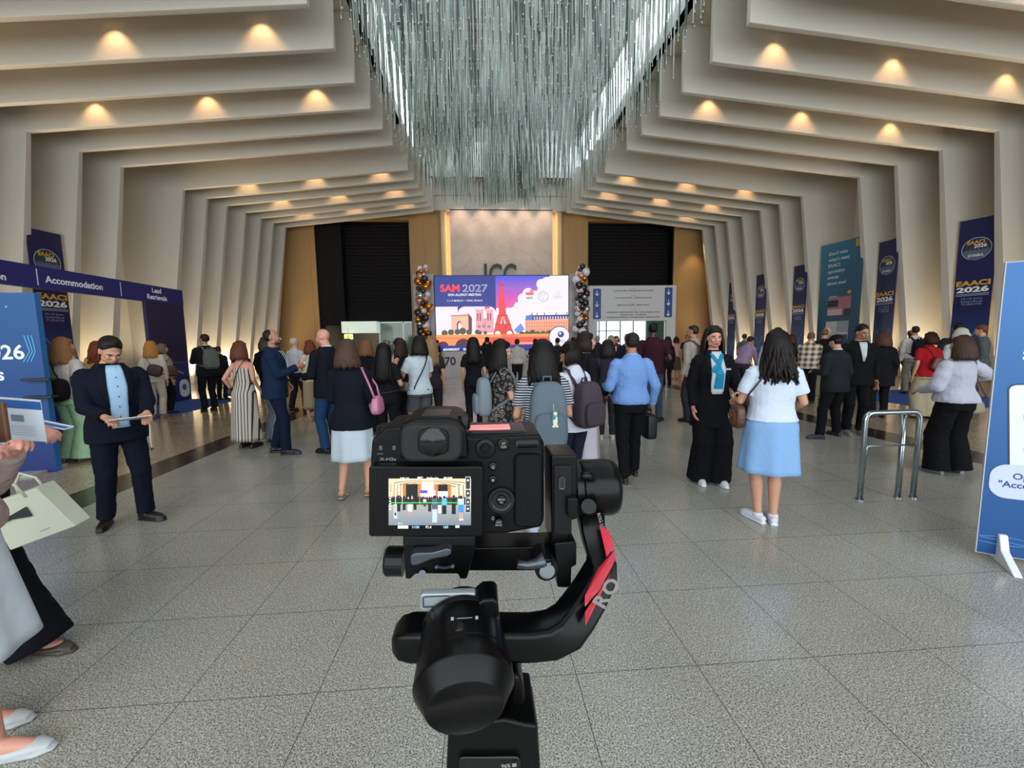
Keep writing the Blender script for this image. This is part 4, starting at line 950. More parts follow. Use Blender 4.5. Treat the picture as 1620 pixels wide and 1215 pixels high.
def backpack(p, label, c, c2=None, w_=.15, h_=.23, z=1.20, d=.085, tag=None, loose=0):
    r = worn('backpack', label, 'backpack', p); m1 = cloth(c); m2 = cloth(c2 or c)
    hw_, hd_, yo = sec(p.sx, z, p.bulk); y0 = p.T((0, yo-hd_-.03, z)).y
    body = MB().sell((0, y0-d-.012-loose, z), (w_, d, h_), .55, taper=-.10); body.build('bag_body', m1, r, smooth=True)
    MB().sell((0, y0-2*d-.02-loose, z-h_*.35), (w_*.82, .035, h_*.5), .5).build('front_pocket', m2, r, smooth=True)
    for sd in (-1, 1):
        P = [Vector((sd*.075, y0-.03-loose, z+h_*.75)), p.surf(sd*.095, 1.47, .02, True), p.surf(sd*.105, 1.49, .02, False)]+[p.surf(sd*(.11+.03*k/5), 1.46-.36*k/5, .016) for k in range(6)]+[Vector((sd*(sec(p.sx, 1.08, p.bulk)[0]+.03), 0, 1.07)), Vector((sd*.12, y0-.03, z-h_*.7))]
        P[-2] = p.T(P[-2]); MB().tube(P, .022, 8, flat=.3, ref=(0, 1, .3)).build('shoulder_strap', m2, r, smooth=True)
    MB().tube([(-.035, y0-.05-loose, z+h_*.93), (-.03, y0-.06-loose, z+h_*1.12), (.03, y0-.06-loose, z+h_*1.12), (.035, y0-.05-loose, z+h_*.93)], .009, 8).build('grab_handle', m2, r, smooth=True)
    MB().tube([(-w_*.86, y0-1.5*d-loose, z-h_*.1), (-w_*.72, y0-1.55*d-loose, z+h_*.6), (0, y0-1.6*d-loose, z+h_*.85), (w_*.72, y0-1.55*d-loose, z+h_*.6), (w_*.86, y0-1.5*d-loose, z-h_*.1)], .004, 6).build('zip', mat('zip_dark', '25262a', .4), r, smooth=True)
    r['_y'] = y0-2*d-.06-loose
    return r
def holder(p, sd, off=.06):
    "world point in the grip of a hand"
    S, E, W2, d, n = p.arms[sd]; bpy.context.view_layer.update()
    return p.root.matrix_world @ (W2+d*off+Vector(n).normalized()*.02)
def handbag(label, c, at_, rz, w_=.16, d=.06, h_=.12, strap_h=.3, cm=None, open_=False, sd=0, name='handbag', tilt=0):
    r = empty(name, label, 'bag', at_, rz); r.rotation_euler = (0, tilt, rz); m1 = mat('leather_'+c, c, .45, var=.08, vscale=12, bump=.08, bscale=30)
    MB().sell((0, 0, -strap_h-h_), (w_, d, h_), .5, taper=-.12).build('bag_body', m1, r, smooth=True)
    MB().tube([(-w_*.8, 0, -strap_h-.01), (-w_*.6, 0, -strap_h*.4), (0, 0, 0), (w_*.6, 0, -strap_h*.4), (w_*.8, 0, -strap_h-.01)], .009, 8).build('handle', m1 if not cm else mat('leather_'+cm, cm, .5), r, smooth=True)
    return r
# ---------------------------------------------------------------- the crowd, nearest first
# man with the tablet
m1 = person('man in dark navy suit and pale blue shirt looking down at a tablet', -3.24, 3.86, -130, 1.69, 'm', 'near', 'light', ('short', '1b1614'), ('jacket', '0d1220'), ('trousers', '0c1120'), '15100f',
            rh=(.13, .33, 1.06), lh=(-.14, .36, 1.06), rel=(.9, -.5, -.3), lel=(-.9, -.5, -.3), rf=(.03, -.08, -25), lf=(-.03, .06, 28), hy=4, hp=34, bulk=1.1, curl=.5, rn=(.0, -.2, -1), ln=(0, -.2, -1), eyes=True, jaw=1.12)
sh_b = cloth('9fc0de', .7, 'pale_blue_shirt')
m1.patch('shirt_front', [(1.485, -.05, .05), (1.44, -.062, .062), (1.3, -.07, .07), (1.15, -.062, .062), (1.0, -.055, .055), (.93, -.06, .06)], sh_b, .020)
for sd in (-1, 1):
    m1.patch('lapel', [(1.49, sd*.05, sd*.082), (1.42, sd*.06, sd*.112), (1.30, sd*.068, sd*.115), (1.2, sd*.064, sd*.09), (1.12, sd*.06, sd*.066)], cloth('0b0f1b', .8, 'lapel'), .026, th=.006)
g = MB()
for z in (1.38, 1.30, 1.21, 1.12, 1.03): g.ell(m1.surf(0, z, .024), .0055, None, 8, 6)
g.build('shirt_buttons', mat('button', '1c2430', .4), m1.root)
tb = empty('tablet', 'white tablet held and tapped by man in navy suit', 'tablet', m1.root.matrix_world @ Vector((0, 0, 0)))
bpy.context.view_layer.update()
def frame(o, p, off, rx=0, rz=0):
    o.matrix_world = p.root.matrix_world @ Matrix.Translation(off) @ Matrix.Rotation(math.radians(rz), 4, 'Z') @ Matrix.Rotation(math.radians(rx), 4, 'X')
frame(tb, m1, Vector((0, .42, 1.03)), 12)
MB().box((0, .02, 0), (.27, .19, .009)).build('case', mat('tablet_white', 'd8dade', .3), tb, bevel=.004); MB().box((0, .02, .0052), (.245, .165, .001)).build('screen', mat('tablet_glass', '3a4048', .08), tb)
ly = worn('lanyard', 'white lanyard ribbon dangling below the tablet', 'lanyard', m1)
MB().tube([(-.12, .45, 1.02), (-.125, .47, .96), (-.12, .47, .86), (-.125, .465, .76)], .012, 8, flat=.2).build('ribbon', cloth('d8dcea', .6, 'ribbon'), ly, smooth=True); MB().box((-.125, .465, .75), (.02, .012, .022)).build('clip', mat('clip_black', '16161a', .3), ly)

# far left woman with the tote bag, mostly out of the picture
m2 = person('woman in white blouse and wide black trousers holding tote bag and leaflets at left edge', -2.74, 2.28, -88, 1.66, 'f', 'near', 'pink', ('long', '2a1d18'), ('threeq', 'cdd5e0'), ('wide', '0c0e16'), ('flat', '3d342e'),
            rh=(.10, .50, 1.20), lh=(-.15, .30, 1.14), rf=(.0, .40, -6), lf=(0, -.10, 5), lean=-5, hp=10, bulk=1.15, curl=.7, rel=(.7, -.3, -1), lel=(-.9, -.2, -.8))
m3 = person('woman in white skirt and white ballet flats at lower left edge', -2.08, 1.66, -80, 1.63, 'f', 'near', 'pink', ('long', '1f1815'), ('puff', 'a8938e'), ('skirt', 'c3ccd6', .42, .07), ('flat', 'b4b8ba'),
            rh=(.12, .20, 1.26), lh=(-.08, .22, 1.26), rf=(0, .16, 0), lf=(0, -.05, 0), hp=15, curl=.8)
tt = empty('tote_bag', 'large cream leather tote bag with black strap hanging at left edge', 'bag', at(58, 812, 2.2)); tt.rotation_euler = (math.radians(4), -.33, math.radians(4)); crm = mat('leather_cream', 'c3c6b2', .5, var=.05, vscale=8)
MB().prism([(-.13, -.05, .125), (.11, -.05, .125), (.165, -.05, -.125), (-.15, -.05, -.125)], (0, .1, 0)).build('bag_body', crm, tt, bevel=.006)
for y_ in (-.052, .05): MB().tube([(-.07, y_, .10), (-.06, y_, .17), (-.01, y_, .215), (.04, y_, .17), (.05, y_, .10)], .006, 10).build('handle', crm, tt, smooth=True)
MB().prism([(-.13, -.054, .045), (-.05, -.054, .04), (.03, -.054, .055), (.03, -.054, 0), (-.05, -.054, .018), (-.13, -.054, .015)], (0, -.004, 0)).build('black_strap', mat('strap_black', '15161a', .4), tt); MB().cyl((-.125, -.052, .03), (-.125, -.062, .03), .02, n=20).build('buckle', silver, tt); MB().box((.04, -.052, -.085), (.045, .003, .006)).build('name_plate', silver, tt)
lf_ = empty('leaflet', 'white and blue leaflet held up by the woman at the left edge', 'leaflet', at(34, 664, 1.98)); lf_.rotation_euler = (math.radians(12), math.radians(8), math.radians(8)); lf_.scale = (.78, .78, .78)
MB().box((0, 0, 0), (.21, .004, .26)).build('paper', mat('paper_white', 'd5dfe8', .6), lf_); a = Art((-.105, -.0025, -.13), (1, 0, 0), (0, 0, 1), step=.0003); a.rect(.0, .2, .21, .25, '2c62a8'); a.rect(.06, .12, .12, .16, '7a8aa0')
for k in range(5): a.rect(.02, .035+k*.014, .17, .038+k*.014, '9fb0c4')
a.build('leaflet_print', PRINT, lf_)
bx = empty('phone_wallet', 'brown leather phone case held at the left edge of the picture', 'phone', at(-6, 668, 1.85)); MB().box((0, 0, 0), (.085, .02, .17)).build('case', mat('leather_brown', '6a4a38', .5), bx, bevel=.006)
hd_ = empty('leaflet', 'folded white leaflet with blue band under the cream sleeve', 'leaflet', at(84, 672, 2.3)); hd_.rotation_euler = (.1, .25, 0); MB().box((0, 0, 0), (.16, .05, .006)).build('paper', mat('paper_white', 'd5dfe8', .6), hd_); MB().box((0, -.01, .004), (.15, .025, .002)).build('band', mat('band_blue', '2c62a8', .5), hd_)

# woman with white shirt and light blue skirt
m36 = person('woman with wavy black hair, white top and light blue skirt, seen from behind', 2.42, 3.28, -14, 1.64, 'f', 'near', 'light', ('wavy', '17110f', '', 0), ('crop', 'c3cde0'), ('skirt', '7ea3cf', .50, .05), ('shoe', 'cfd3de'), bulk=1.14,
             rh=(.25, .22, 1.02), lh=(-.22, .28, 1.10), rel=(1, -.4, -.5), lel=(-1, -.5, -.4), rf=(-.04, 0, -12), lf=(.03, .02, 24), hy=6, curl=.6)
b36 = worn('shoulder_bag', 'brown leather shoulder bag at left hip of woman in blue skirt', 'bag', m36)
tb_, c_ = strap(m36, -1, None, .008, True, True, 1.02); tb_ = MB().tube([m36.surf(-.10, 1.47, .012, True), m36.surf(-.13, 1.35, .02, True), (-.215, -.06, 1.2), (-.24, .0, 1.08)], .008, 8); tb_.tube([m36.surf(-.10, 1.47, .012, True), m36.surf(-.10, 1.45, .02), (-.2, .10, 1.25), (-.24, .08, 1.08)], .008, 8)
tb_.build('strap', mat('leather_3a2621', '3a2621', .5), b36, smooth=True); MB().sell((-.27, .04, .985), (.05, .105, .11), .6).build('bag_body', mat('leather_4b2e22', '4b2e22', .4, bump=.3, bscale=30), b36, smooth=True); MB().sell((-.30, .04, .98), (.03, .08, .07), .6).build('flap', mat('leather_5d3a2a', '5d3a2a', .4), b36, smooth=True)
MB().tube([(-.335, .0, 1.0), (-.34, .04, .96), (-.335, .08, 1.0)], .006, 8).build('buckle', mat('dull_gold', 'a48a62', .3, .9), b36)

# hostess with scarf
m33 = person('woman in long black suit with turquoise scarf and long dark hair facing camera', 2.48, 4.30, 172, 1.71, 'f', 'near', 'pink', ('xlong', '1e1512'), ('coat', '0d0d12'), ('wide', '0c0c10'), 'c9ccd0',
             rh=(.22, .06, .88), lh=(-.20, .22, 1.05), lel=(-1, -.6, -.2), hy=-4, hp=2, curl=.4, eyes=True, lf=(.0, .02, 5), rf=(0, -.03, -5))
m33.patch('blouse_front', [(1.487, -.05, .05), (1.44, -.062, .066), (1.3, -.072, .075), (1.15, -.07, .07), (1.06, -.065, .065), (1.03, -.05, .05)], cloth('b9c4cf', .7, 'blouse_white'), .016)
m33.patch('lapel', [(1.49, -.09, -.05), (1.40, -.12, -.066), (1.25, -.10, -.07), (1.1, -.08, -.07)], cloth('101015', .8, 'lapel_black'), .016, th=.006); m33.patch('lapel', [(1.49, .05, .09), (1.40, .066, .12), (1.25, .07, .10), (1.1, .07, .08)], cloth('101015', .8, 'lapel_black'), .016, th=.006)
sc1 = MB(); tq = cloth('1783a8', .5, 'turquoise_scarf')
sc1.tube([m33.T((-.06, .03, 1.49)), m33.surf(-.045, 1.44, .024), m33.surf(-.015, 1.39, .034), m33.surf(.005, 1.36, .036)], [.02, .024, .022, .018], 10, flat=.5); sc1.tube([m33.T((.06, .03, 1.49)), m33.surf(.045, 1.44, .024), m33.surf(.02, 1.39, .034), m33.surf(.0, 1.36, .036)], [.02, .024, .022, .018], 10, flat=.5)
sc1.ell(m33.surf(.0, 1.365, .036), (.028, .02, .024)); sc1.tube([m33.surf(0, 1.36, .034), m33.surf(.04, 1.32, .032), m33.surf(.06, 1.27, .026)], [.014, .03, .036], 12, flat=.4, ref=(0, 1, 0)); sc1.tube([m33.surf(0, 1.36, .034), m33.surf(-.008, 1.25, .026), m33.surf(-.004, 1.09, .022)], [.016, .042, .05], 14, flat=.3, ref=(0, 1, 0))
remesh(sc1.build('scarf', tq, m33.root), .006, 2)
MB().box(m33.surf(-.10, 1.30, .02), (.05, .006, .018), m33.RX if hasattr(m33, 'RX') else None).build('name_badge', silver, m33.root)
wb = worn('handbag', 'black handbag on forearm of woman in black suit', 'bag', m33); MB().sell((-.27, .2, .86), (.05, .12, .09), .6).build('bag_body', mat('leather_14', '141318', .4), wb, smooth=True); MB().tube([(-.27, .11, .92), (-.26, .13, 1.05), (-.25, .2, 1.1), (-.26, .27, 1.05), (-.27, .29, .92)], .006, 8).build('handle', mat('leather_14', '141318', .4), wb, smooth=True)

# man in blue shirt with the black case
m27 = person('man in light blue shirt and black trousers walking away with small black case', 1.66, 4.52, 4, 1.66, 'm', 'near', 'tan', ('short', '231d1b'), ('shirt', '6f93cc', '86a6d8'), ('trousers', '0d0e14'), '111013',
             rh=(.29, .04, .90), lh=(-.22, .26, 1.10), lel=(-1, -.6, -.4), rf=(.02, .14, 0), lf=(-.02, -.12, -8), bulk=1.12, hy=-8, curl=1.0)
MB().tube([m27.T((math.cos(t)*.182, -.01+math.sin(t)*.142, 1.0)) for t in [2*math.pi*k/30 for k in range(31)]], .018, 8, flat=.4, ref=(0, 0, 1)).build('belt', mat('belt_black', '0d0d10', .4), m27.root, smooth=True)
hp_ = holder(m27, 1, .075)
cs = empty('equipment_case', 'small black box case carried by man in blue shirt', 'case', hp_, .1); MB().sell((0, 0, -.20), (.06, .10, .145), .35).build('case_body', mat('case_black', '0f1013', .5), cs, smooth=True); MB().tube([(0, -.05, -.07), (0, -.04, -.0), (0, .04, -.0), (0, .05, -.07)], .009, 8).build('handle', mat('case_black', '0f1013', .5), cs, smooth=True); MB().tube([(0.058, -.09, -.12), (.062, 0, -.115), (.058, .09, -.12)], .003, 6).build('zip', silver, cs)

# group in front of the LED wall
m24 = person('woman with straight black hair, striped shirt and pale jeans, seen from behind', .47, 3.2, 2, 1.585, 'f', 'near', 'light', ('mid', '120e0e', '', 0), ('tee', stripes('navy_white_stripes', '20222e', 'b9bcc6', 46, .42, 2)), ('jeans', '9aa7b8'), 'c0c2c8',
             rh=(.19, .26, 1.08), lh=(-.20, .26, 1.06), rel=(1, -.5, -.5), lel=(-1, -.5, -.5), bulk=1.08, hp=10)
bp24 = backpack(m24, 'slate grey backpack with small plush charm, worn over a striped shirt', '59656e', '525e67', .155, .29, 1.14, .085)
ch_ = worn('plush_charm', 'small white and turquoise plush charm hanging on grey backpack', 'charm', m24); yb = bp24['_y']-.0
cm_ = MB(); cm_.sell((.03, yb, 1.13), (.02, .014, .045), .8); cm_.ell((.03, yb-.004, 1.185), (.018, .015, .018)); cm_.ell((.018, yb, 1.085), (.014, .012, .012)); cm_.ell((.044, yb, 1.085), (.014, .012, .012)); cm_.build('plush_body', cloth('c9cdb8', .9, 'plush'), ch_, smooth=True)
MB().ell((.02, yb-.01, 1.16), (.016, .012, .02)).build('plush_scarf', cloth('2f8fa0', .8, 'plush_teal'), ch_, smooth=True); MB().tube([(.02, yb+.02, 1.26), (.02, yb, 1.21)], .003, 6).build('cord', silver, ch_)
MB().box((.05, bp24['_y']+.04, .90), (.05, .006, .022), (0, 0, 0)).build('sewn_label', mat('label_white', 'c8ccd2', .5), bp24)
m23 = person('woman with black bob and glasses in black patterned dress, looking right', .20, 4.3, -80, 1.60, 'f', 'near', 'fair', ('mid', '14100f'), ('tee', rings_print('ring_print', '17151a', '8d8378')), ('skirt', rings_print('ring_print', '17151a', '8d8378'), .52, .04), '1a1818',
             rh=(.12, .30, 1.12), lh=(-.14, .26, 1.08), lel=(-1, -.4, -.6), hp=8, eyes=True, glasses=True)
backpack(m23, 'light grey backpack worn by woman in patterned dress', '78838c', '6f7a84', .14, .22, 1.12, .08)
ld = worn('lanyard', 'pale blue lanyard round the neck of woman in patterned dress', 'lanyard', m23); MB().tube([m23.T((-.05, .0, 1.49))]+[m23.surf(-.05+.04*k/5, 1.45-.3*k/5, .014) for k in range(6)], .008, 6, flat=.3, ref=(0, 1, 0)).tube([m23.T((.05, .0, 1.49))]+[m23.surf(.05-.04*k/5, 1.45-.3*k/5, .014) for k in range(6)], .008, 6, flat=.3, ref=(0, 1, 0)).build('ribbon', cloth('9cc3dc', .6, 'blue_ribbon'), ld, smooth=True); MB().box(m23.surf(0, 1.08, .02), (.09, .006, .13)).build('badge_card', mat('paper_white', 'd5dfe8', .6), ld)
m25 = person('woman in white shirt carrying mauve grey backpack, head bowed left', .84, 3.82, 28, 1.57, 'f', 'near', 'tan', ('chin', '16110f', '', 0), ('untucked', 'c4c9d8'), ('trousers', '1a1d2c'), '8a8a90', rh=(.17, .26, 1.1), lh=(-.17, .28, 1.1), hy=24, hp=22, bulk=1.05)
b25 = backpack(m25, 'mauve grey backpack with green tag worn over a white shirt', '433a43', '3c343c', .15, .235, 1.13, .10); MB().box((.03, b25['_y']+.03, 1.10), (.05, .006, .045), (0, .1, 0)).build('green_tag', mat('tag_green', '8fae4a', .5), b25)
m26 = person('woman in profile with dark swept back hair, black jacket and long white skirt', 1.24, 4.85, -78, 1.68, 'f', 'near', 'fair', ('chin', '211817'), ('jacket', '14151c', 'c8ccd0'), ('skirt', 'bdb6c4', .16, .03), '8c8480', rh=(.10, .22, 1.0), lh=(-.1, .2, 1.0), eyes=True)
t26 = handbag('tan woven round bag at side of woman in white skirt', '8a6248', (1.62, 4.72, 1.22), 1.4, .12, .06, .12, .16)

# navy suit man and the woman with pink bag
m11 = person('bearded man in blue suit with lanyard holding small white cup', -2.98, 6.18, -78, 1.81, 'm', 'near', 'tan', ('receding', '1d1614'), ('jacket', '14243c', '1c2c48'), ('trousers', '0f1a30'), '101018', rh=(.06, .30, 1.22), lh=(-.22, .1, .98), rel=(.6, -.4, -1), rf=(0, .10, -10), lf=(0, -.08, 8), hy=-4, curl=.9, rn=(-1, 0, .2), eyes=True, beard='3a2a22')
ln_ = worn('lanyard', 'white conference lanyard on man in blue suit', 'lanyard', m11)
MB().tube([m11.T((-.05, .02, 1.49))]+[m11.surf(-.06+.05*k/6, 1.44-.34*k/6, .016) for k in range(7)], .009, 6, flat=.3, ref=(0, 1, 0)).tube([m11.T((.05, .02, 1.49))]+[m11.surf(.06-.05*k/6, 1.44-.34*k/6, .016) for k in range(7)], .009, 6, flat=.3, ref=(0, 1, 0)).build('ribbon', cloth('c8ccda', .6, 'white_ribbon'), ln_, smooth=True)
c_ = empty('paper_cup', 'small white cup held by bearded man in blue suit', 'cup', holder(m11, 1, .09)); MB().lathe([(.02, -.03), (.027, .035), (.024, .035), (.018, -.025)], (0, 0, 0), (0, 0, 1), 20).build('cup_wall', mat('paper_white', 'd5dfe8', .6), c_, smooth=True)
m15 = person('woman with shoulder length brown hair, black jacket and white skirt, seen from behind', -1.33, 4.25, -4, 1.62, 'f', 'near', 'light', ('bob', '453228', '', 0), ('jacket', '10131c'), ('skirt', 'b4c0ca', .46, .03), ('sandal', 'a08a78'), rh=(.16, .28, 1.14), lh=(-.16, .28, 1.12), rel=(1, -.7, -.4), lel=(-1, -.7, -.4), bulk=1.12, heel=.025, rf=(.03, .04, -6), lf=(-.04, -.05, 6))
b15 = worn('handbag', 'pink leather handbag slung from right shoulder of woman in white skirt', 'bag', m15); pk = mat('leather_pink', 'b8708f', .4, bump=.1, bscale=30)
MB().sell((.31, -.07, 1.06), (.05, .115, .10), .6, taper=-.18).build('bag_body', pk, b15, smooth=True); MB().tube([(.31, -.15, 1.14), (.25, -.12, 1.28), m15.surf(.15, 1.46, .022, True), m15.surf(.15, 1.44, .03), (.27, .05, 1.26), (.31, .01, 1.14)], .011, 8).build('strap', pk, b15, smooth=True); MB().tube([(.315, -.17, 1.12), (.32, -.07, 1.135), (.315, .03, 1.12)], .004, 6).build('zip', silver, b15)
m14 = person('bald man in dark blazer and blue trousers looking down left', -2.25, 6.18, 62, 1.81, 'm', 'near', 'pink', ('bald', '4a4038'), ('jacket', '11131c', 'c4c8d0'), ('trousers', '1c3a5c'), '0e1018', rh=(.12, .26, 1.1), lh=(-.14, .28, 1.08), hy=12, hp=18, eyes=True)
m10 = person('woman with auburn hair in black and cream vertical striped strap dress', -3.66, 6.62, -12, 1.64, 'f', 'mid', 'pink', ('bob', '5a2f1f', '', 0), ('straps', stripes('dress_stripes', 'b9b1a6', '24222a', 22, .3, 0)), ('skirt', stripes('dress_stripes', 'b9b1a6', '24222a', 22, .3, 0), .13, .06), '1c1816', rh=(.24, .06, .95), lh=(-.26, .05, .95))
cb = worn('cross_body_bag', 'black cross-body strap on woman in striped dress', 'bag', m10); q_, _ = strap(m10, 1, None, .012); q_.build('strap', mat('leather_14', '141318', .4), cb, smooth=True); MB().sell((-.22, 0, .93), (.04, .09, .07), .5).build('bag_body', mat('leather_14', '141318', .4), cb, smooth=True)
m11b = person('woman in wide grey striped trousers standing behind man in blue suit', -3.42, 6.98, -40, 1.72, 'f', 'mid', 'light', ('chin', '3a2a22'), ('jacket', '1a1c24'), ('wide', stripes('grey_stripes', '6d7686', '8f98a6', 40, .4, 0)), '121214')
m17 = person('woman with very long straight black hair in black, seen from behind', -1.36, 5.9, -10, 1.58, 'f', 'near', 'light', ('xlong', '0f0c0d', '', 0), ('tee', '15151a'), ('trousers', '14141a'), '141414', rh=(.15, .26, 1.12))
w17 = worn('cross_body_bag', 'grey belt bag on long haired woman in black', 'bag', m17); MB().tube([m17.T((math.cos(t)*.20, math.sin(t)*.15, 1.0+.03*math.cos(t))) for t in [2*math.pi*k/24 for k in range(25)]], .016, 8, flat=.3, ref=(0, 0, 1)).build('strap', cloth('4a4a50'), w17, smooth=True)
m18 = person('woman with dark shoulder length hair looking down left at phone, black sleeveless top', -1.36, 7.1, 70, 1.66, 'f', 'near', 'light', ('mid', '2b1b18'), ('sleeveless', '17171c'), ('trousers', '16161c'), '141414', rh=(.1, .28, 1.18), lh=(-.1, .30, 1.18), hp=22, eyes=True, curl=.8)
ph_ = empty('phone', 'phone held up by woman in black sleeveless top', 'phone', holder(m18, 1, .1), .4); MB().box((0, 0, 0), (.07, .01, .15), (.5, 0, 0)).build('phone_body', mat('phone_black', '101114', .2), ph_, bevel=.004)
m19 = person('woman with black bob in white t-shirt and grey shorts, facing left', -.95, 6.3, 38, 1.68, 'f', 'near', 'light', ('bob', '17100f', '', 0), ('tee', 'bcc9d2'), ('shorts', '4d5054'), 'b8b8b8', lh=(-.14, .34, 1.16), rh=(.14, .3, 1.1), bulk=1.12, curl=.8)
c19 = worn('cross_body_bag', 'black cross-body strap over white t-shirt of woman in shorts', 'bag', m19); q_, _ = strap(m19, 1, None, .013); q_.build('strap', mat('leather_14', '141318', .4), c19, smooth=True); MB().sell((-.21, .08, .98), (.05, .10, .07), .5).build('bag_body', cloth('6c6a66'), c19, smooth=True)
m19b = person('woman with long blonde hair behind the woman in white t-shirt', -.88, 7.3, 0, 1.66, 'f', 'mid', 'light', ('long', '8a6a48', '', 0), ('tee', '2a2428'), ('trousers', '22222a'), '202020')
m16 = person('woman with sandy bob in dark top behind woman with pink bag', -1.98, 7.3, 0, 1.64, 'f', 'mid', 'light', ('bob', '6b4a30', '', 0), ('tee', '15161c'), ('trousers', '15161c'), '151515')
m21 = person('woman with long black hair in black, seen from behind left of LED centre', -.16, 7.6, 6, 1.66, 'f', 'mid', 'light', ('long', '120f10', '', 0), ('tee', '121216'), ('slim', '14141a'), '141414')
# right side group
m28 = person('tall man in maroon shirt and grey jeans with dark skin, facing away', 3.24, 7.7, -24, 1.90, 'm', 'near', 'dark', ('crop', '120e0d'), ('tee', '33131f'), ('jeans', '3a4450'), '14110f', rh=(.24, .24, 1.12), rel=(1, -.6, -.3), bulk=1.1, rf=(.03, .06, -20))
m29 = person('grey haired woman in long cream dress facing away', 3.55, 11.3, 12, 1.70, 'f', 'mid', 'light', ('chin', '8a7a68', '', 0), ('tee', 'b9b2a6'), ('skirt', 'b9b2a6', .1, .03), '1a1818')
m30 = person('man in dark navy suit seen from behind beside cream dress', 3.42, 9.6, 0, 1.74, 'm', 'mid', 'pink', ('receding', '8a6a50'), ('jacket', '131626'), ('trousers', '131626'), '111111')
m32 = person('tall man with short dark hair in grey vest behind the scarf woman', 3.98, 7.6, 30, 1.84, 'm', 'near', 'tan', ('crop', '2a211d'), ('untucked', '968e86'), ('trousers', '2a2a30'), '1c1a1a', hy=20, hp=8)
b32 = backpack(m32, 'olive brown backpack on the tall man behind the scarf woman', '4a4034')
m34 = person('person in bright red jacket standing behind woman in black suit', 3.20, 5.6, -10, 1.46, 'f', 'mid', 'light', ('bob', '1c1412', '', 0), ('jacket', 'b8281c'), ('trousers', '23232c'), '181818', rh=(.28, .1, 1.05), bulk=1.05, rel=(1, -.3, 0))
m35 = person('person in lavender shirt leaning over the right counter', 6.95, 10.6, -70, 1.70, 'm', 'mid', 'tan', ('short', '241a18'), ('shirt', '8f7c98'), ('trousers', '32323e'), '181818', lean=28, rh=(.1, .5, 1.1), lh=(-.1, .5, 1.1))
m37 = person('man with dark hair in grey shirt behind the wavy haired woman', 5.2, 7.0, -30, 1.76, 'm', 'mid', 'tan', ('short', '1c1614'), ('shirt', '9aa0a8'), ('trousers', '22242e'), '151515')
m38 = person('man in brown and cream plaid shirt bending over a counter', 7.75, 9.35, -48, 1.76, 'm', 'near', 'tan', ('crop', '6a4a3a'), ('untucked', plaid('plaid_shirt')), ('trousers', '16161c'), '1a1614', lean=24, rh=(.1, .46, 1.05), lh=(-.1, .46, 1.05), rf=(0, .1, 0), lf=(0, -.14, 0), bulk=1.1)
m39 = person('man in black t-shirt and khaki trousers leaning at counter', 8.65, 9.95, -40, 1.80, 'm', 'near', 'light', ('crop', '6a5040'), ('tee', '121216'), ('trousers', '8a8470'), 'a09880', lean=10, rh=(.14, .4, 1.1), lh=(-.12, .4, 1.1))
m39b = person('balding man with flushed face beyond the man in plaid', 9.6, 11.0, 200, 1.86, 'm', 'mid', 'pink', ('bald', '5a4038'), ('shirt', '8a6a5c'), ('jeans', '37415a'), '1c1816', hp=15, eyes=True)
m40 = person('man in black cap and charcoal jacket striding, seen from behind', 5.50, 6.08, 12, 1.62, 'm', 'near', 'light', ('cap', '221c1a', '141417'), ('jacket', '1f2327', 'c0c0c0'), ('trousers', '0e0f13'), '1c2030', rf=(.10, .06, -8), lf=(-.20, -.02, 60), lh=(-.14, .26, 1.12), lel=(-1, -.6, -.3), hp=14, bulk=1.15)
m41 = person('man in black suit turning his face to the camera beside capped man', 6.02, 6.25, 158, 1.78, 'm', 'near', 'tan', ('short', '141012'), ('jacket', '0f1014'), ('trousers', '0d0e12'), '6a6a6a', hy=14, hp=10, eyes=True, bulk=1.1, lean=6)
m41.patch('shirt_front', [(1.487, -.05, .05), (1.44, -.05, .05), (1.3, -.03, .03), (1.2, -.012, .012)], cloth('b8bcc4', .7, 'grey_white_shirt'), .024)
m42 = person('woman with reddish brown hair in black coat near right banner', 7.72, 7.5, -30, 1.66, 'f', 'mid', 'light', ('bob', '4a2c1e', '', 0), ('coat', '101216'), ('trousers', '101014'), '141414', bulk=1.1)
m43 = person('man in white shirt and khaki trousers with backpack, right wall', 11.6, 10.4, -20, 1.84, 'm', 'mid', 'tan', ('crop', '2a1e1a'), ('shirt', 'c2bdb8'), ('trousers', '7c7668'), '1a1816')
backpack(m43, 'black backpack on man in white shirt by right wall', '14171e')
m43b = person('man with cap and white shirt facing right near right wall', 12.4, 11.2, -80, 1.74, 'm', 'mid', 'tan', ('cap', '2a1e1a', '5a4a40'), ('tee', 'b8b4b0'), ('trousers', '4a4a50'), '1a1816')
m44 = person('woman with dark red bob, red top and cream trousers', 8.45, 7.3, -8, 1.64, 'f', 'mid', 'light', ('chin', '2a1210', '', 0), ('tee', '96161e'), ('wide', 'a0957f'), '2a2420', bulk=1.15)
b44 = worn('shoulder_bag', 'brown leather bag on back of woman in red top', 'bag', m44); MB().sell((.04, -.2, 1.12), (.12, .05, .14), .5, Matrix.Rotation(.4, 3, 'Y')).build('bag_body', mat('leather_5a2a1c', '5a2a1c', .45), b44, smooth=True); q_, _ = strap(m44, -1, None, .01); q_.build('strap', mat('leather_5a2a1c', '5a2a1c', .45), b44, smooth=True)
m45 = person('man with black hair in dark shirt behind the white haired woman', 9.95, 8.05, -40, 1.84, 'm', 'mid', 'tan', ('short', '141012'), ('tee', '24262a'), ('trousers', '20222a'), '141414')
m46 = person('woman with short white hair in pale mint jacket', 9.15, 7.35, -35, 1.71, 'f', 'mid', 'light', ('chin', 'b5b2a6', '', 0), ('shirt', 'a3b2ae'), ('trousers', '3c4048'), '1a1a1a', bulk=1.1)
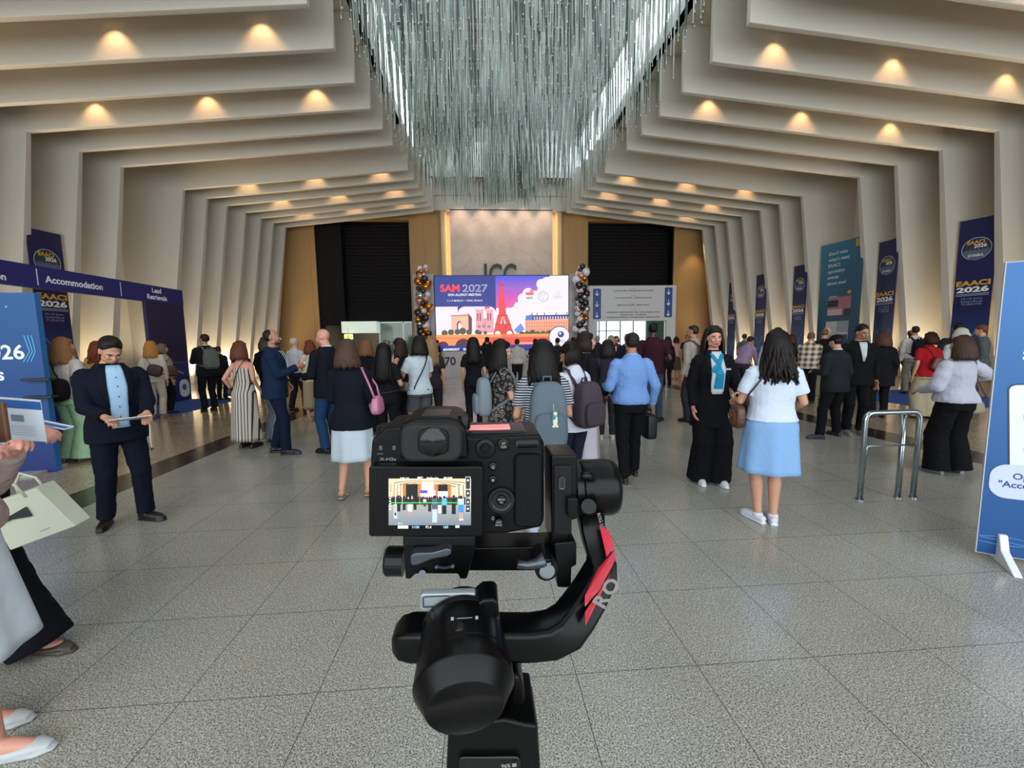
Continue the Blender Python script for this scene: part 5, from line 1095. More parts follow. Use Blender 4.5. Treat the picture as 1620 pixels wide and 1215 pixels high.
q_, _ = strap(m46, -1, None, .008); s46 = worn('cross_body_bag', 'thin dark cross-body strap over pale mint jacket', 'bag', m46); q_.build('strap', mat('leather_3a2621', '3a2621', .5), s46, smooth=True); MB().sell((.2, .05, .95), (.05, .09, .07), .5).build('bag_body', mat('leather_3a2621', '3a2621', .5), s46, smooth=True)
m47 = person('woman in puffy white blouse and wide black culottes, seen from behind', 5.36, 4.3, -2, 1.575, 'f', 'near', 'light', ('bob', '3f2d24', '', 0), ('puff', 'b4b6c6'), ('wide', '0d0d11'), '7d8288', rh=(.34, .24, 1.16), rel=(1, -.3, .2), lh=(-.2, .25, 1.05), lel=(-1, -.5, -.3), bulk=1.12, rf=(.05, .02, -14), lf=(-.05, .02, 8))
b47 = worn('handbag', 'small beige handbag on a black strap beside black culottes', 'bag', m47); MB().sell((.33, .06, .84), (.11, .06, .085), .55, taper=-.1).build('bag_body', mat('leather_8d8874', '8d8874', .45), b47, smooth=True); MB().tube([m47.surf(.12, 1.47, .02), m47.surf(.13, 1.44, .055, True), m47.surf(.17, 1.2, .075, True), (.26, -.12, 1.0), (.29, .03, .90)], .011, 8, flat=.4).build('strap', mat('strap_black', '15161a', .4), b47, smooth=True)
m48 = person('man with ginger hair in grey suit by nearest navy banner', 11.1, 8.5, 40, 1.80, 'm', 'mid', 'light', ('short', '6a3a24'), ('jacket', '50565a'), ('trousers', '3a3e42'), '1a1a1a', hp=14)
# left side group
m4 = person('woman with long blonde hair, white blouse and mint green flared trousers', -5.72, 6.15, -12, 1.72, 'f', 'near', 'light', ('mid', '8a5f3a', '', 0), ('puff', 'c3b8b2'), ('wide', '9cc29a'), '6a5a4a', bulk=1.1)
b4 = worn('shoulder_bag', 'black slouchy shoulder bag behind woman in green trousers', 'bag', m4); MB().sell((.10, -.26, 1.05), (.20, .10, .16), .6).build('bag_body', cloth('0f0f12'), b4, smooth=True); q_, _ = strap(m4, -1, None, .016); q_.build('strap', cloth('0f0f12'), b4, smooth=True)
m5 = person('person with curly auburn hair and black cap at left desk', -7.85, 9.1, 20, 1.70, 'f', 'mid', 'light', ('wavy', '6a2f1c', '', 0), ('tee', 'a08c50'), ('trousers', '22222a'), '181818')
m5b = person('woman with light brown hair beside the blonde at left desk', -7.35, 8.0, 0, 1.62, 'f', 'mid', 'light', ('bob', '7a5a44', '', 0), ('tee', '8a7468'), ('trousers', '2a2a32'), '181818')
m6 = person('woman with golden blonde hair, white top and white trousers at left desk', -7.25, 9.7, 10, 1.70, 'f', 'mid', 'light', ('mid', 'a87038', '', 0), ('puff', 'bdb2a6'), ('trousers', 'b5aa9e'), '9a6a50')
b6 = worn('shoulder_bag', 'brown shoulder bag of golden blonde woman', 'bag', m6); MB().sell((.12, -.2, 1.1), (.14, .07, .13), .55, Matrix.Rotation(.3, 3, 'Y')).build('bag_body', mat('leather_3a2621', '3a2621', .5), b6, smooth=True); q_, _ = strap(m6, -1, None, .014); q_.build('strap', mat('leather_3a2621', '3a2621', .5), b6, smooth=True)
m7 = person('grey haired woman in beige blouse and black trousers with red folder', -7.45, 10.3, -30, 1.64, 'f', 'mid', 'light', ('chin', '6a6058', '', 0), ('blouse', 'a59a8c'), ('slim', '131317'), '141414', lh=(-.15, .3, 1.05))
b7 = handbag('brown handbag on shoulder of grey haired woman at left', '4a2f25', (-7.20, 10.15, 1.34), .9, .11, .05, .12, .2)
fl = empty('folder', 'flat red folder between two women at left desk', 'folder', (-7.2, 9.75, .98)); MB().box((0, 0, 0), (.36, .2, .03)).build('cover', mat('folder_red', 'a8141c', .5), fl)
m8 = person('man in black suit looking left with papers by the booth', -6.64, 10.5, 55, 1.86, 'm', 'mid', 'tan', ('short', '2a1c17'), ('jacket', '14141a', 'c4c0b8'), ('trousers', '101014'), '121212', rh=(.1, .3, 1.2), lh=(-.1, .34, 1.22), hy=20, eyes=True)
backpack(m8, 'grey drawstring backpack on man in black suit', '5a5e5c')
m9 = person('person in dark clothes with brown hair beyond grey backpack', -7.6, 12.6, 0, 1.56, 'm', 'mid', 'tan', ('short', '3a221c'), ('jacket', '16171b'), ('trousers', '131317'), '141414')
m9b = person('person with silver hair in dark jacket left of auburn woman', -6.9, 12.4, 10, 1.6, 'f', 'mid', 'light', ('chin', '8a8d84', '', 0), ('jacket', '1a1e1c'), ('trousers', '131317'), '141414')
m9c = person('dark haired person half hidden behind auburn haired woman', -6.7, 13.2, -10, 1.62, 'm', 'mid', 'tan', ('short', '1a1210'), ('jacket', '121215'), ('trousers', '131317'), '141414')
m12 = person('white haired man in white shirt and black trousers, back turned', -4.42, 10.2, -28, 1.74, 'm', 'mid', 'light', ('crop', 'b5aa96'), ('shirt', 'aeb0b8'), ('trousers', '17171b'), '201a18', rf=(.02, .1, 0), lf=(-.03, -.1, 0), bulk=1.1)
m13 = person('brown haired woman in cream top and beige skirt holding bag', -3.56, 8.85, 68, 1.66, 'f', 'near', 'pink', ('bob', '5f3018'), ('tee', 'c3b5a0'), ('skirt', '9a8a70', .28, .03), 'a08060', rh=(.1, .3, 1.12), lh=(-.1, .32, 1.14), eyes=True)
b13 = handbag('straw coloured handbag on arm of woman in beige skirt', 'a88c58', (-3.38, 8.72, 1.25), 1.2, .15, .06, .10, .14)
# in front of the LED wall and beyond
far = [('person in black with white trainers right at left foot of LED wall', -1.96, 18.6, -60, 1.69, 'm', ('short', '15100f'), ('tee', '101014'), ('trousers', '101014'), 'c8c4bc'),
       ('person taking photo with raised arms before the LED wall', .18, 14, 0, 1.74, 'm', ('short', '15100f'), ('jacket', '14141a'), ('trousers', '14141a'), '161616'),
       ('man in pale shirt and dark trousers before the LED wall', 1.10, 13, 0, 1.66, 'm', ('short', '1a1412'), ('shirt', 'b0a8a4'), ('trousers', '17171c'), '161616'),
       ('dark haired viewer between the two central women', 1.75, 13.6, 0, 1.66, 'f', ('short', '15100f'), ('tee', '1a1a20'), ('trousers', '17171c'), '161616'),
       ('viewer silhouetted against round logo of LED picture', 2.45, 13.4, 0, 1.68, 'm', ('short', '2a201c'), ('tee', '20202a'), ('trousers', '17171c'), '161616'),
       ('person holding up phone beside right balloon column', 3.05, 13.8, 20, 1.70, 'm', ('short', '1a1412'), ('jacket', '17171c'), ('trousers', '17171c'), '161616'),
       ('person in dark red seen beyond profile woman', 3.25, 12.4, 60, 1.62, 'f', ('mid', '2a1a16'), ('tee', '2a1a1e'), ('trousers', '1c1c22'), '161616'),
       ('grey haired man before bright opening, left side', 4.0, 14.2, 0, 1.74, 'm', ('short', '8a8078'), ('jacket', '22242c'), ('trousers', '1c1c22'), '161616'),
       ('bald man before bright opening beside maroon shirt', 4.95, 15.6, 180, 1.76, 'm', ('bald', '5a4a40'), ('shirt', 'a8a09c'), ('trousers', '22242c'), '161616'),
       ('person with auburn hair under direction board', 5.0, 15.2, 180, 1.72, 'f', ('chin', '5a3424'), ('tee', '6a2a2c'), ('trousers', '22242c'), '161616'),
       ('person in dark coat right of maroon shirt', 6.05, 13.2, -10, 1.66, 'f', ('mid', '1a1412'), ('coat', '131318'), ('trousers', '131318'), '161616'),
       ('woman in pink top and dark skirt under the board', 7.62, 15.9, 0, 1.66, 'f', ('chin', '2a1712'), ('tee', 'b98a80'), ('skirt', '4a4038', .4, .04), '9a7a60'),
       ('man in dark shirt and grey trousers facing camera far right of board', 8.05, 15.8, 178, 1.74, 'm', ('crop', '2a1c18'), ('tee', '1e1c22'), ('jeans', '9a9890'), '4a4038'),
       ('person in cream jacket far away right of board', 8.55, 15.4, 10, 1.64, 'f', ('chin', 'a89a80'), ('shirt', 'b8ae98'), ('trousers', '6a6454'), '4a4038'),
       ('man in light shirt in lobby doorway at left', -4.75, 20.8, 180, 1.78, 'm', ('receding', '7a5a48'), ('jacket', '1c2030', 'c8ccd0'), ('trousers', '1c2030'), '161616'),
       ('dark haired person seen through left lobby door', -5.7, 20.5, 0, 1.74, 'm', ('short', '16110f'), ('jacket', '24242a'), ('trousers', '1c1c22'), '161616'),
       ('blonde person left of the lobby door', -5.1, 16.8, 30, 1.68, 'f', ('bob', '8a6a48'), ('tee', '6a2226'), ('trousers', '22222a'), '161616'),
       ('grey shirted person between bald man and white haired man', -5.6, 15.2, -20, 1.70, 'm', ('short', '3a2c26'), ('shirt', '7a7e84'), ('trousers', '22222a'), '161616'),
       ('person in white seen behind long haired woman in black', -2.0, 10.4, 20, 1.62, 'f', ('mid', '1a1412'), ('tee', 'b0a8a0'), ('trousers', '1c1c22'), '161616'),
       ('man with brown hair in checked shirt at far right counter', 9.6, 14.6, -60, 1.74, 'm', ('short', '3a281f'), ('tee', '5a6068'), ('trousers', '2a2c34'), '161616'),
       ('woman with auburn hair behind plaid shirt man', 8.75, 11.2, -50, 1.66, 'f', ('bob', '4a2418'), ('tee', '2a2a30'), ('trousers', '22222a'), '161616')]
for lb, x, y, fc, H, sx, hr, tp, bt2, shz in far:
    kw = {}
    if 'raised' in lb or 'holding up' in lb: kw = dict(rh=(.08, .25, 1.58), lh=(-.08, .25, 1.58), rel=(1, -.2, -.5), lel=(-1, -.2, -.5))
    hr = hr if len(hr) > 2 or fc > 90 else (hr[0], hr[1], '', 0)
    person(lb, x, y, fc, H, sx, 'far', 'tan' if sx == 'm' else 'light', hr, tp, bt2, shz, **kw)
tg = handbag('blue and white patterned tote bag beside man in blue shirt', '3a47a0', (1.72, 6.4, 1.0), .5, .15, .03, .2, .3, name='tote_bag')
mx = person('person with white trainers mostly hidden behind man in blue shirt', 1.98, 6.45, -10, 1.58, 'f', 'mid', 'light', ('bob', '1c1412', '', 0), ('tee', '2a2a34'), ('slim', '2a2a34'), 'c4beb0', lh=(-.2, .2, .98))
# ---------------------------------------------------------------- mirrorless camera on its gimbal, close to the viewer
def K1(cx, cy, Y=.335): return at(570+cx/3.798, 640+cy/3.798, Y)
def K2(cx, cy, Y=.30): return at(570+cx/3.857, 900+cy/3.857, Y)
blk = mat('camera_black', '070809', .4, bump=.05, bscale=2500, spec=.14); blk2 = mat('satin_black', '050607', .28, spec=.2); rub = mat('grip_rubber', '060708', .55, bump=.3, bscale=2600, spec=.15); gry = mat('dark_grey_metal', '0e1012', .32, .1, spec=.25); wht = vcmat('white_marks', .4, .25)
sil = mat('lever_grey', '4a4f57', .3, .6)
def slab(m_, pts, Y0, Y1, K=K1):
    P = [K(x, y, Y0) for x, y in pts]; return m_.prism(P, (0, Y1-Y0, 0))
def rr(x0, y0, x1, y1, r, n=5):
    out = []
    for cx, cy, a0 in ((x1-r, y0+r, -90), (x1-r, y1-r, 0), (x0+r, y1-r, 90), (x0+r, y0+r, 180)):
        for k in range(n+1): a_ = math.radians(a0+90*k/n); out.append((cx+r*math.cos(a_), cy+r*math.sin(a_)))
    return out
cm = empty('camera', 'black mirrorless camera seen from behind with live picture on its screen', 'camera', K1(580, 500, .37))
gb = empty('gimbal', 'black and red camera gimbal holding the camera, nearest thing in the picture', 'gimbal', K2(640, 700, .28))
def C(m_, name, mt, **k): o = m_.build(name, mt, cm, **k); return loc(o, cm)
def G(m_, name, mt, par=None, **k): o = m_.build(name, mt, gb, **k); return loc(o, gb)
def mm(x): return x/1000
# body
m_ = MB(); slab(m_, [(60, 330), (68, 212), (128, 160), (135, 140), (240, 130), (640, 150), (660, 196), (1085, 180), (1098, 300), (1104, 700), (1085, 740), (860, 780), (90, 770), (60, 740)], .335, .392); C(m_, 'body', blk, bevel=.0025, seg=3)
m_ = MB(); slab(m_, rr(925, 300, 1096, 745, 40), .3305, .340); C(m_, 'thumb_rest', rub, bevel=.003, seg=3)
m_ = MB(); slab(m_, rr(960, 200, 1110, 740, 50), .345, .425); C(m_, 'hand_grip', rub, bevel=.006, seg=3)
m_ = MB(); slab(m_, [(640, 205), (655, 160), (1000, 160), (1000, 205)], .345, .385); C(m_, 'top_plate', gry, bevel=.001)
# viewfinder hump, eyecup, eyepiece
m_ = MB(); slab(m_, [(235, 330), (238, 120), (300, 92), (360, 80), (540, 80), (590, 95), (640, 150), (650, 330)], .322, .385); C(m_, 'viewfinder_housing', blk, bevel=.003, seg=3)
m_ = MB(); slab(m_, rr(238, 118, 612, 345, 70), .312, .326); ec = C(m_, 'eyecup', mat('eyecup_rubber', '08090a', .75), bevel=.003, seg=3)
m_ = MB(); slab(m_, rr(345, 150, 530, 300, 45), .3095, .3125); C(m_, 'eyepiece_frame', blk2, bevel=.001)
m_ = MB(); m_.lathe([(.0005, -.0012), (.006, -.0008), (.0105, .0002), (.0115, .0012), (.0008, .0013)], K1(437, 225, .3095), (0, 1, 0), 28); C(m_, 'eyepiece_lens', mat('lens_glass', '0a0c10', .06, spec=.35), smooth=True)
m_ = MB(); slab(m_, [(352, 108), (368, 62), (528, 62), (540, 108)], .332, .362); hs_ = C(m_, 'hot_shoe', mat('shoe_grey', '2a2c30', .35, .5), bevel=.0008)
m_ = MB(); m_.cyl(K1(615, 125, .335)+Vector((0, 0, -.002)), K1(628, 85, .338)+Vector((0, 0, .001)), .006, n=20); C(m_, 'dioptre_knob', blk2, bevel=.0005)
m_ = MB(); q_ = K1(190, 175, .362); m_.cyl(q_-Vector((0, 0, .004)), q_+Vector((0, 0, .008)), .0135, .0125, 32); C(m_, 'mode_dial', gry, bevel=.0008)
m_ = MB(); q_ = K1(965, 170, .372); m_.cyl(q_-Vector((0, 0, .003)), q_+Vector((0, 0, .004)), .009, n=28); C(m_, 'shutter_button', gry, bevel=.001)
m_ = MB(); q_ = Vector((K1(762, 170, .358).x, .358, K1(760, 160, .345).z+.0006)); m_.box(q_, (.040, .017, .0016)); o = C(m_, 'status_display', mat('status_pink', 'b07070', .3, emit='d8787a', es=.55), bevel=.0004)
# rear controls
def knob(name, x, y, r, Y0=.3335, t=.003, mt=blk2, n=28): m_ = MB(); c = K1(x, y, Y0); m_.lathe([(r*.6, 0), (r*.92, .0003), (r, .001), (r, t+.002)], c, (0, 1, 0), n); return C(m_, name, mt, smooth=False)
knob('joystick_base', 752, 268, .0085, .3325); knob('joystick', 752, 268, .0042, .3285, .004, rub)
knob('af_button', 860, 243, .0052, .3325); knob('button', 797, 376, .0038, .332); knob('button', 797, 455, .0038, .332); knob('button', 833, 716, .0038, .3265)
m_ = MB(); c = K1(848, 578, .3315); m_.lathe([(.0075, .0006), (.0085, 0), (.0108, .0), (.0113, .0015), (.0113, .004)], c, (0, 1, 0), 40); C(m_, 'control_dial', mat('dial_ring', '15171a', .22, .4), smooth=False); knob('menu_button', 848, 578, .0042, .3300)
m_ = MB(); slab(m_, [(935, 218), (1068, 214), (1070, 246), (935, 250)], .3325, .342); C(m_, 'rear_dial_slot', mat('slot_black', '050506', .4)); m_ = MB(); q0, q1 = K1(945, 232, .336), K1(1060, 229, .336); m_.cyl(q0, q1, .0042, n=30); C(m_, 'rear_dial', gry)
# tilting screen
m_ = MB(); slab(m_, rr(50, 372, 738, 795, 18), .3215, .3335); C(m_, 'screen_panel', blk2, bevel=.0012)
m_ = MB(); slab(m_, rr(62, 364, 720, 380, 6), .328, .334); C(m_, 'screen_lip', gry, bevel=.0006)
o0 = K1(0, 0, .3212); ux = K1(1, 0, .3212)-o0; uz = K1(0, 1, .3212)-o0; pxm = ux.length
def plane(Yp, K=K1):
    o_ = K(0, 0, Yp)
    def tr(p): q = K(p[0], p[1], Yp)-o_; return (q.x, q.z)
    return Art(o_, (1, 0, 0), (0, 0, 1), tr=tr, step=.00001, start=0)
a = plane(.3212)
# live picture: crop pixels of the display (x 170..665, y 445..725)
a.rect(170, 725, 665, 445, 'e0c9a4'); a.rect(170, 725, 665, 590, '', ['7c8894', '6f7e8c', 'a4a6a4', 'a8a49c'])
for k in range(9):
    x = 178+k*10; a.poly([(x, 600), (x+4, 480-k*1.5), (x+8, 480-k*1.5), (x+6, 600)], 'fbe9c8' if k % 2 else 'a98a60')
for k in range(6):
    a.poly([(185+k*16, 462+k*6), (360, 446+k*2), (362, 449+k*2), (190+k*16, 467+k*6)], '8a6f50' if k % 2 else 'ffe8bf'); a.poly([(655-k*16, 462+k*6), (446, 446+k*2), (444, 449+k*2), (650-k*16, 467+k*6)], '8a6f50' if k % 2 else 'ffe8bf')
for k in range(6):
    x = 655-k*14; a.poly([(x, 600), (x-5, 485-k*1.5), (x-10, 485-k*1.5), (x-6, 600)], 'fbe9c8' if k % 2 else '6a7484')
a.rect(255, 580, 365, 475, 'b87a42'); a.rect(275, 560, 345, 478, '120e10'); a.rect(445, 580, 545, 478, 'b87a42'); a.rect(468, 520, 525, 480, '120e10')
a.rect(362, 580, 446, 458, 'ff9f86'); a.rect(370, 515, 440, 462, 'ffd9d2'); a.rect(360, 532, 404, 514, '5a3fd8'); a.rect(404, 560, 452, 514, 'fff0fa'); a.rect(360, 560, 404, 532, 'ffe6f4'); a.rect(466, 560, 526, 520, 'e8eef4')
rr_ = random.Random(4)
for k in range(46):
    x = 176+k*10.4+rr_.uniform(-3, 3); h_ = rr_.uniform(18, 34); a.poly([(x-5, 600), (x-5, 560), (x, 560-h_*.5), (x+5, 560), (x+5, 600)], rr_.choice(('14141c', '1c1a22', '2a2430', '0e0e14', 'e4e2e2', '3a3034')))
for x, c1, c2, w_, y0, y1 in ((232, '12141f', '10131d', 12, 545, 640), (265, '1b2840', '101828', 10, 548, 632), (300, '12131b', 'dfe6ee', 15, 552, 640), (330, '121218', '14141a', 10, 552, 630), (388, 'e8e8ec', '3a3a40', 9, 555, 610), (418, '1c1a20', '24202a', 11, 555, 640), (448, '50606e', 'b8cce4', 17, 548, 705), (478, '3c343e', 'dcd2e0', 10, 550, 650), (505, '58b0ff', '0e1018', 15, 550, 655), (562, '101016', '0e0e14', 14, 545, 655), (605, 'bfe8ff', '3f8fd8', 18, 550, 645)):
    a.rect(x-w_, (y0+y1)/2, x+w_, y0+12, c1); a.rect(x-w_*.85, y1, x+w_*.85, (y0+y1)/2, c2); a.disc(x, y0+4, w_*.55, '0e0c10', 12)
for x in (600, 612): a.rect(x-4, 685, x+4, 645, 'd89a84'); a.rect(x-6, 692, x+6, 683, 'ffffff')
for x in (294, 308): a.rect(x-3, 665, x+3, 640, 'c89480')
a.rect(180, 589, 600, 584, '3fe860')
a.text('5.9K 3:2', 268, 446, 11, 'ffffff', .03, flip=True); a.text('REC', 362, 444, 13, 'ffffff', .03, flip=True); a.text('0h00m24s', 436, 446, 12, 'ffffff', .02, flip=True); a.text('59.94P', 528, 446, 13, 'ffffff', .03, flip=True)
for y in (430, 507, 560, 600):
    a.rect(632, y+76 if y == 430 else y+46, 662, y, 'e8ecf0'); a.rect(634, (y+74 if y == 430 else y+44), 660, y+2, '2c3238'); a.disc(647, y+22, 6, 'f4f4f4', 10)
for k in range(7): a.rect(176, 532+k*16, 187, 524+k*16, 'f0f0f0')
a.rect(204, 665, 222, 595, 'f0f0f0'); a.rect(207, 662, 219, 598, '30363c'); a.rect(210, 645, 216, 600, 'f0f0f0'); a.rect(204, 678, 226, 669, 'f0f0f0')
a.rect(228, 740, 290, 722, 'f2f2f2'); a.text('AF-C', 242, 715, 9, 'ffffff', flip=True); a.text('1/100', 335, 738, 14, '9fdcf4', .02, flip=True); a.text('F1.4', 412, 738, 14, 'ffffff', .02, flip=True); a.text('160', 515, 738, 15, '9fdcf4', .02, flip=True); a.rect(572, 735, 596, 722, 'f2f2f2')
C(a.m, 'display', vcmat('live_display', .3, 1.0))
# lettering on the back
a = plane(.3346)
a.text('X-H2s', 165, 336, 17, 'c8ccd0', .02, width=100, flip=True)
for bx_ in (122, 203): a.rect(bx_-8, 272, bx_+8, 254, 'b8bcc0'); a.rect(bx_-5, 269, bx_+5, 257, '15161a'); a.rect(bx_-10, 252, bx_+10, 249, 'b8bcc0')
a.text('DRIVE', 120, 300, 9, 'b8bcc0', flip=True)
C(a.m, 'back_lettering', wht)
a = plane(.3265)
a.text('AF', 860, 241, 15, 'e8ecf0', .02, flip=True); a.text('ON', 860, 262, 15, 'e8ecf0', .02, flip=True); a.text('Q', 797, 384, 17, 'e8ecf0', .03, flip=True); a.disc(797, 455, 8, 'e8ecf0', 12)
a.text('MENU', 848, 577, 11, 'e8ecf0', .02, flip=True); a.text('OK', 848, 594, 11, 'e8ecf0', .02, flip=True); a.text('DISP', 833, 714, 11, 'e8ecf0', .02, flip=True); a.text('BACK', 833, 730, 11, 'e8ecf0', .02, flip=True); a.ring(797, 684, 8, 3, 'e8ecf0', ry=11)
for i_, v in enumerate(a.m.v): pass
C(a.m, 'button_lettering', wht)
m_ = MB(); c = K1(540, 480, .39); m_.lathe([(.033, 0), (.034, .02), (.038, .03), (.038, .085), (.036, .09), (.03, .088), (.028, .07), (.002, .068)], c, (0, 1, 0), 48); C(m_, 'lens', blk, smooth=False)

# ---- gimbal: quick release plates under the camera
m_ = MB(); slab(m_, [(255, 795), (690, 795), (690, 862), (655, 1000), (640, 1050), (600, 1052), (585, 1020), (330, 1020), (300, 1052), (270, 1050), (262, 900)], .332, .40); G(m_, 'quick_release_base', blk2, bevel=.0015)
m_ = MB(); slab(m_, rr(255, 792, 690, 850, 8), .328, .41); G(m_, 'mounting_plate', gry, bevel=.001)
m_ = MB(); slab(m_, [(300, 912), (325, 893), (430, 890), (520, 866), (545, 872), (548, 900), (520, 915), (430, 932), (340, 968), (310, 970), (300, 950)], .318, .330); G(m_, 'release_lever', sil, bevel=.0012)
m_ = MB(); q0, q1 = K1(150, 940, .35), K1(262, 940, .35); m_.tube([q0, q0.lerp(q1, .12), q1], [.0105, .0125, .0125], 28); G(m_, 'side_knob', gry, smooth=False)
m_ = MB(); m_.cyl(K1(372, 1018, .334), K1(372, 1018, .328), .003, n=18); G(m_, 'screw', sil)
m_ = MB(); m_.tube([K1(460, 975, .331), K1(510, 982, .331), K1(555, 972, .331)], .0012, 6); m_.ell(K1(460, 975, .331), .002, None, 8, 6); m_.ell(K1(555, 972, .331), .002, None, 8, 6); G(m_, 'safety_pin', sil)
# tilt arm running to the right and its clamp
m_ = MB(); slab(m_, [(650, 862), (1295, 852), (1295, 965), (1170, 1000), (650, 1000)], .355, .385); G(m_, 'tilt_rail', blk2, bevel=.0012)
m_ = MB(); slab(m_, [(1145, 320), (1155, 305), (1305, 305), (1305, 690), (1255, 700), (1255, 860), (1150, 860)], .345, .385); G(m_, 'upright_arm', blk2, bevel=.0018)
m_ = MB(); slab(m_, rr(1165, 370, 1270, 780, 6), .3425, .346); G(m_, 'arm_cover', gry, bevel=.0005)
m_ = MB(); slab(m_, rr(1195, 435, 1228, 508, 15), .3415, .3435); G(m_, 'usb_port', mat('slot_black', '050506', .4)); m_ = MB(); m_.tube([K1(x_, y_, .3414) for x_, y_ in rr(1195, 435, 1228, 508, 15)+[(1212, 435)]], .0005, 5); G(m_, 'port_rim', sil)
m_ = MB(); slab(m_, [(1165, 835), (1290, 822), (1300, 835), (1300, 965), (1270, 980), (1268, 1085), (1245, 1102), (1185, 1100), (1175, 1000)], .338, .372); G(m_, 'arm_clamp', blk2, bevel=.0015)
m_ = MB(); c = K1(1112, 965, .336); m_.cyl(c+Vector((0, .02, 0)), c-Vector((0, .008, 0)), .0108, .0098, n=28); G(m_, 'clamp_knob', gry, bevel=.0008); m_ = MB(); m_.tube([K1(945, 958, .328), K1(1000, 965, .328), K1(1060, 955, .328), K1(1110, 930, .328)], [.0035, .0032, .0042, .006], 10); G(m_, 'clamp_lever', sil, smooth=True); m_ = MB(); m_.cyl(c-Vector((0, .008, 0)), c-Vector((0, .010, 0)), .0065, n=24); m_.cyl(K1(1112, 925, .331), K1(1112, 945, .331), .0075, n=24); G(m_, 'knob_ring', mat('polished_steel', 'a9b4bc', .16, 1))
# tilt motor: drum on the right with its axis across the picture
cy_ = K1(1310, 500, .372); R0 = .0262
m_ = MB(); m_.lathe([(R0*.9, 0), (R0, .002), (R0, .026), (R0*.985, .03), (R0*.9, .0345), (R0*.6, .0375), (.001, .038)], (cy_.x, .372, cy_.z), (1, 0, 0), 56); G(m_, 'tilt_motor', blk2, smooth=True)
m_ = MB(); m_.lathe([(R0*.8, -.006), (R0*.98, -.006), (R0*.98, .0), (R0*.8, .0)], (cy_.x, .372, cy_.z), (1, 0, 0), 56); G(m_, 'motor_collar', gry)
m_ = MB(); m_.tube([K1(1330, 428, .345), K1(1395, 428, .345)], .0035, 12); G(m_, 'motor_rib', gry, smooth=True)
m_ = MB(); slab(m_, rr(1245, 565, 1310, 680, 10), .335, .36); G(m_, 'lock_slider', blk2, bevel=.001); m_ = MB(); m_.cyl(K1(1372, 612, .345), K1(1372, 612, .333), .0075, .0065, n=24); G(m_, 'lock_button', blk2, bevel=.0006)
# curved roll arm: drops from the motor, bends in and runs left to the roll motor
def armring(px, py, Y, w_, h_, ang):
    c = at(px, py, Y); ca, sa = math.cos(ang), math.sin(ang); k = Y/FPX; out = []
    for i_ in range(32):
        t = 2*math.pi*i_/32; e_ = .27; u = math.copysign(abs(math.cos(t))**e_, math.cos(t))*w_/2*k; v = math.copysign(abs(math.sin(t))**e_, math.sin(t))*h_
        out.append(c+Vector((ca*u, v, sa*u)))
    return out
path = [(932, 800, .372, 42, .012, 0), (935, 830, .365, 40, .012, .12), (942, 860, .355, 40, .0125, .2), (951, 884, .345, 42, .013, .08), (951, 902, .338, 46, .013, -.35), (934, 936, .326, 52, .0135, -.55), (915, 966, .316, 56, .014, -.60), (898, 989, .308, 60, .0145, -.95), (872, 1003, .302, 56, .015, -1.35), (840, 1007, .300, 53, .015, -1.57), (790, 1007, .299, 53, .015, -1.57), (700, 1007, .299, 53, .015, -1.57), (652, 1007, .299, 53, .015, -1.57), (634, 1008, .299, 46, .013, -1.57), (624, 1009, .299, 26, .009, -1.57)]
rs = [armring(*q) for q in path]; m_ = MB(); m_.rings(rs); o = G(m_, 'roll_arm', blk2, smooth=True)
# red panels and lettering on the arm front
red = mat('gimbal_red', 'b5283a', .35); 
def onarm(name, pts, mt, lift=.0008):
    m_ = MB(); P = []
    for x, y in pts:
        px, py = 570+x/3.798, 640+y/3.798
        ks = sorted(range(len(path)-5), key=lambda i_: (path[i_][0]-px)**2+(path[i_][1]-py)**2)[:2]; d0, d1 = [math.hypot(path[i_][0]-px, path[i_][1]-py)+1e-6 for i_ in ks]
        Yf = (path[ks[0]][2]*d1+path[ks[1]][2]*d0)/(d0+d1)-.0146-lift; P.append(at(px, py, Yf))
    m_.prism(P, (0, .0008, 0)); return G(m_, name, mt)
onarm('red_panel', [(1437, 725), (1498, 765), (1525, 860), (1480, 915)], red); onarm('red_panel', [(1528, 872), (1530, 935), (1500, 1000), (1440, 1110), (1350, 1215), (1350, 1150), (1430, 990)], red)
onarm('red_panel', [(1505, 1020), (1450, 1130), (1352, 1330), (1350, 1250), (1440, 1120)], red)
a = Art((0, 0, 0), (1, 0, 0), (0, 0, 1)); q0 = at(955, 962, .3035); a = Art(q0, Vector((.55, 0, .84)), Vector((-.84, 0, .55)), step=.00001); a.text('R', 0, 0, .0115, 'e8e8ea', .03, 'l'); a.text('O', .0115, 0, .0115, 'e8e8ea', .03, 'l'); G(a.m, 'arm_lettering', wht)
a = Art(at(944, 812, .3505), Vector((.30, 0, -.95)), Vector((.95, 0, .30)), step=.00001); a.text('ROLL LOCK', 0, 0, .0028, 'e8e8ea', .02, 'l'); G(a.m, 'lock_lettering', wht)
m_ = MB(); slab(m_, rr(205, 285, 400, 545, 60), .268, .275, K2) if False else None
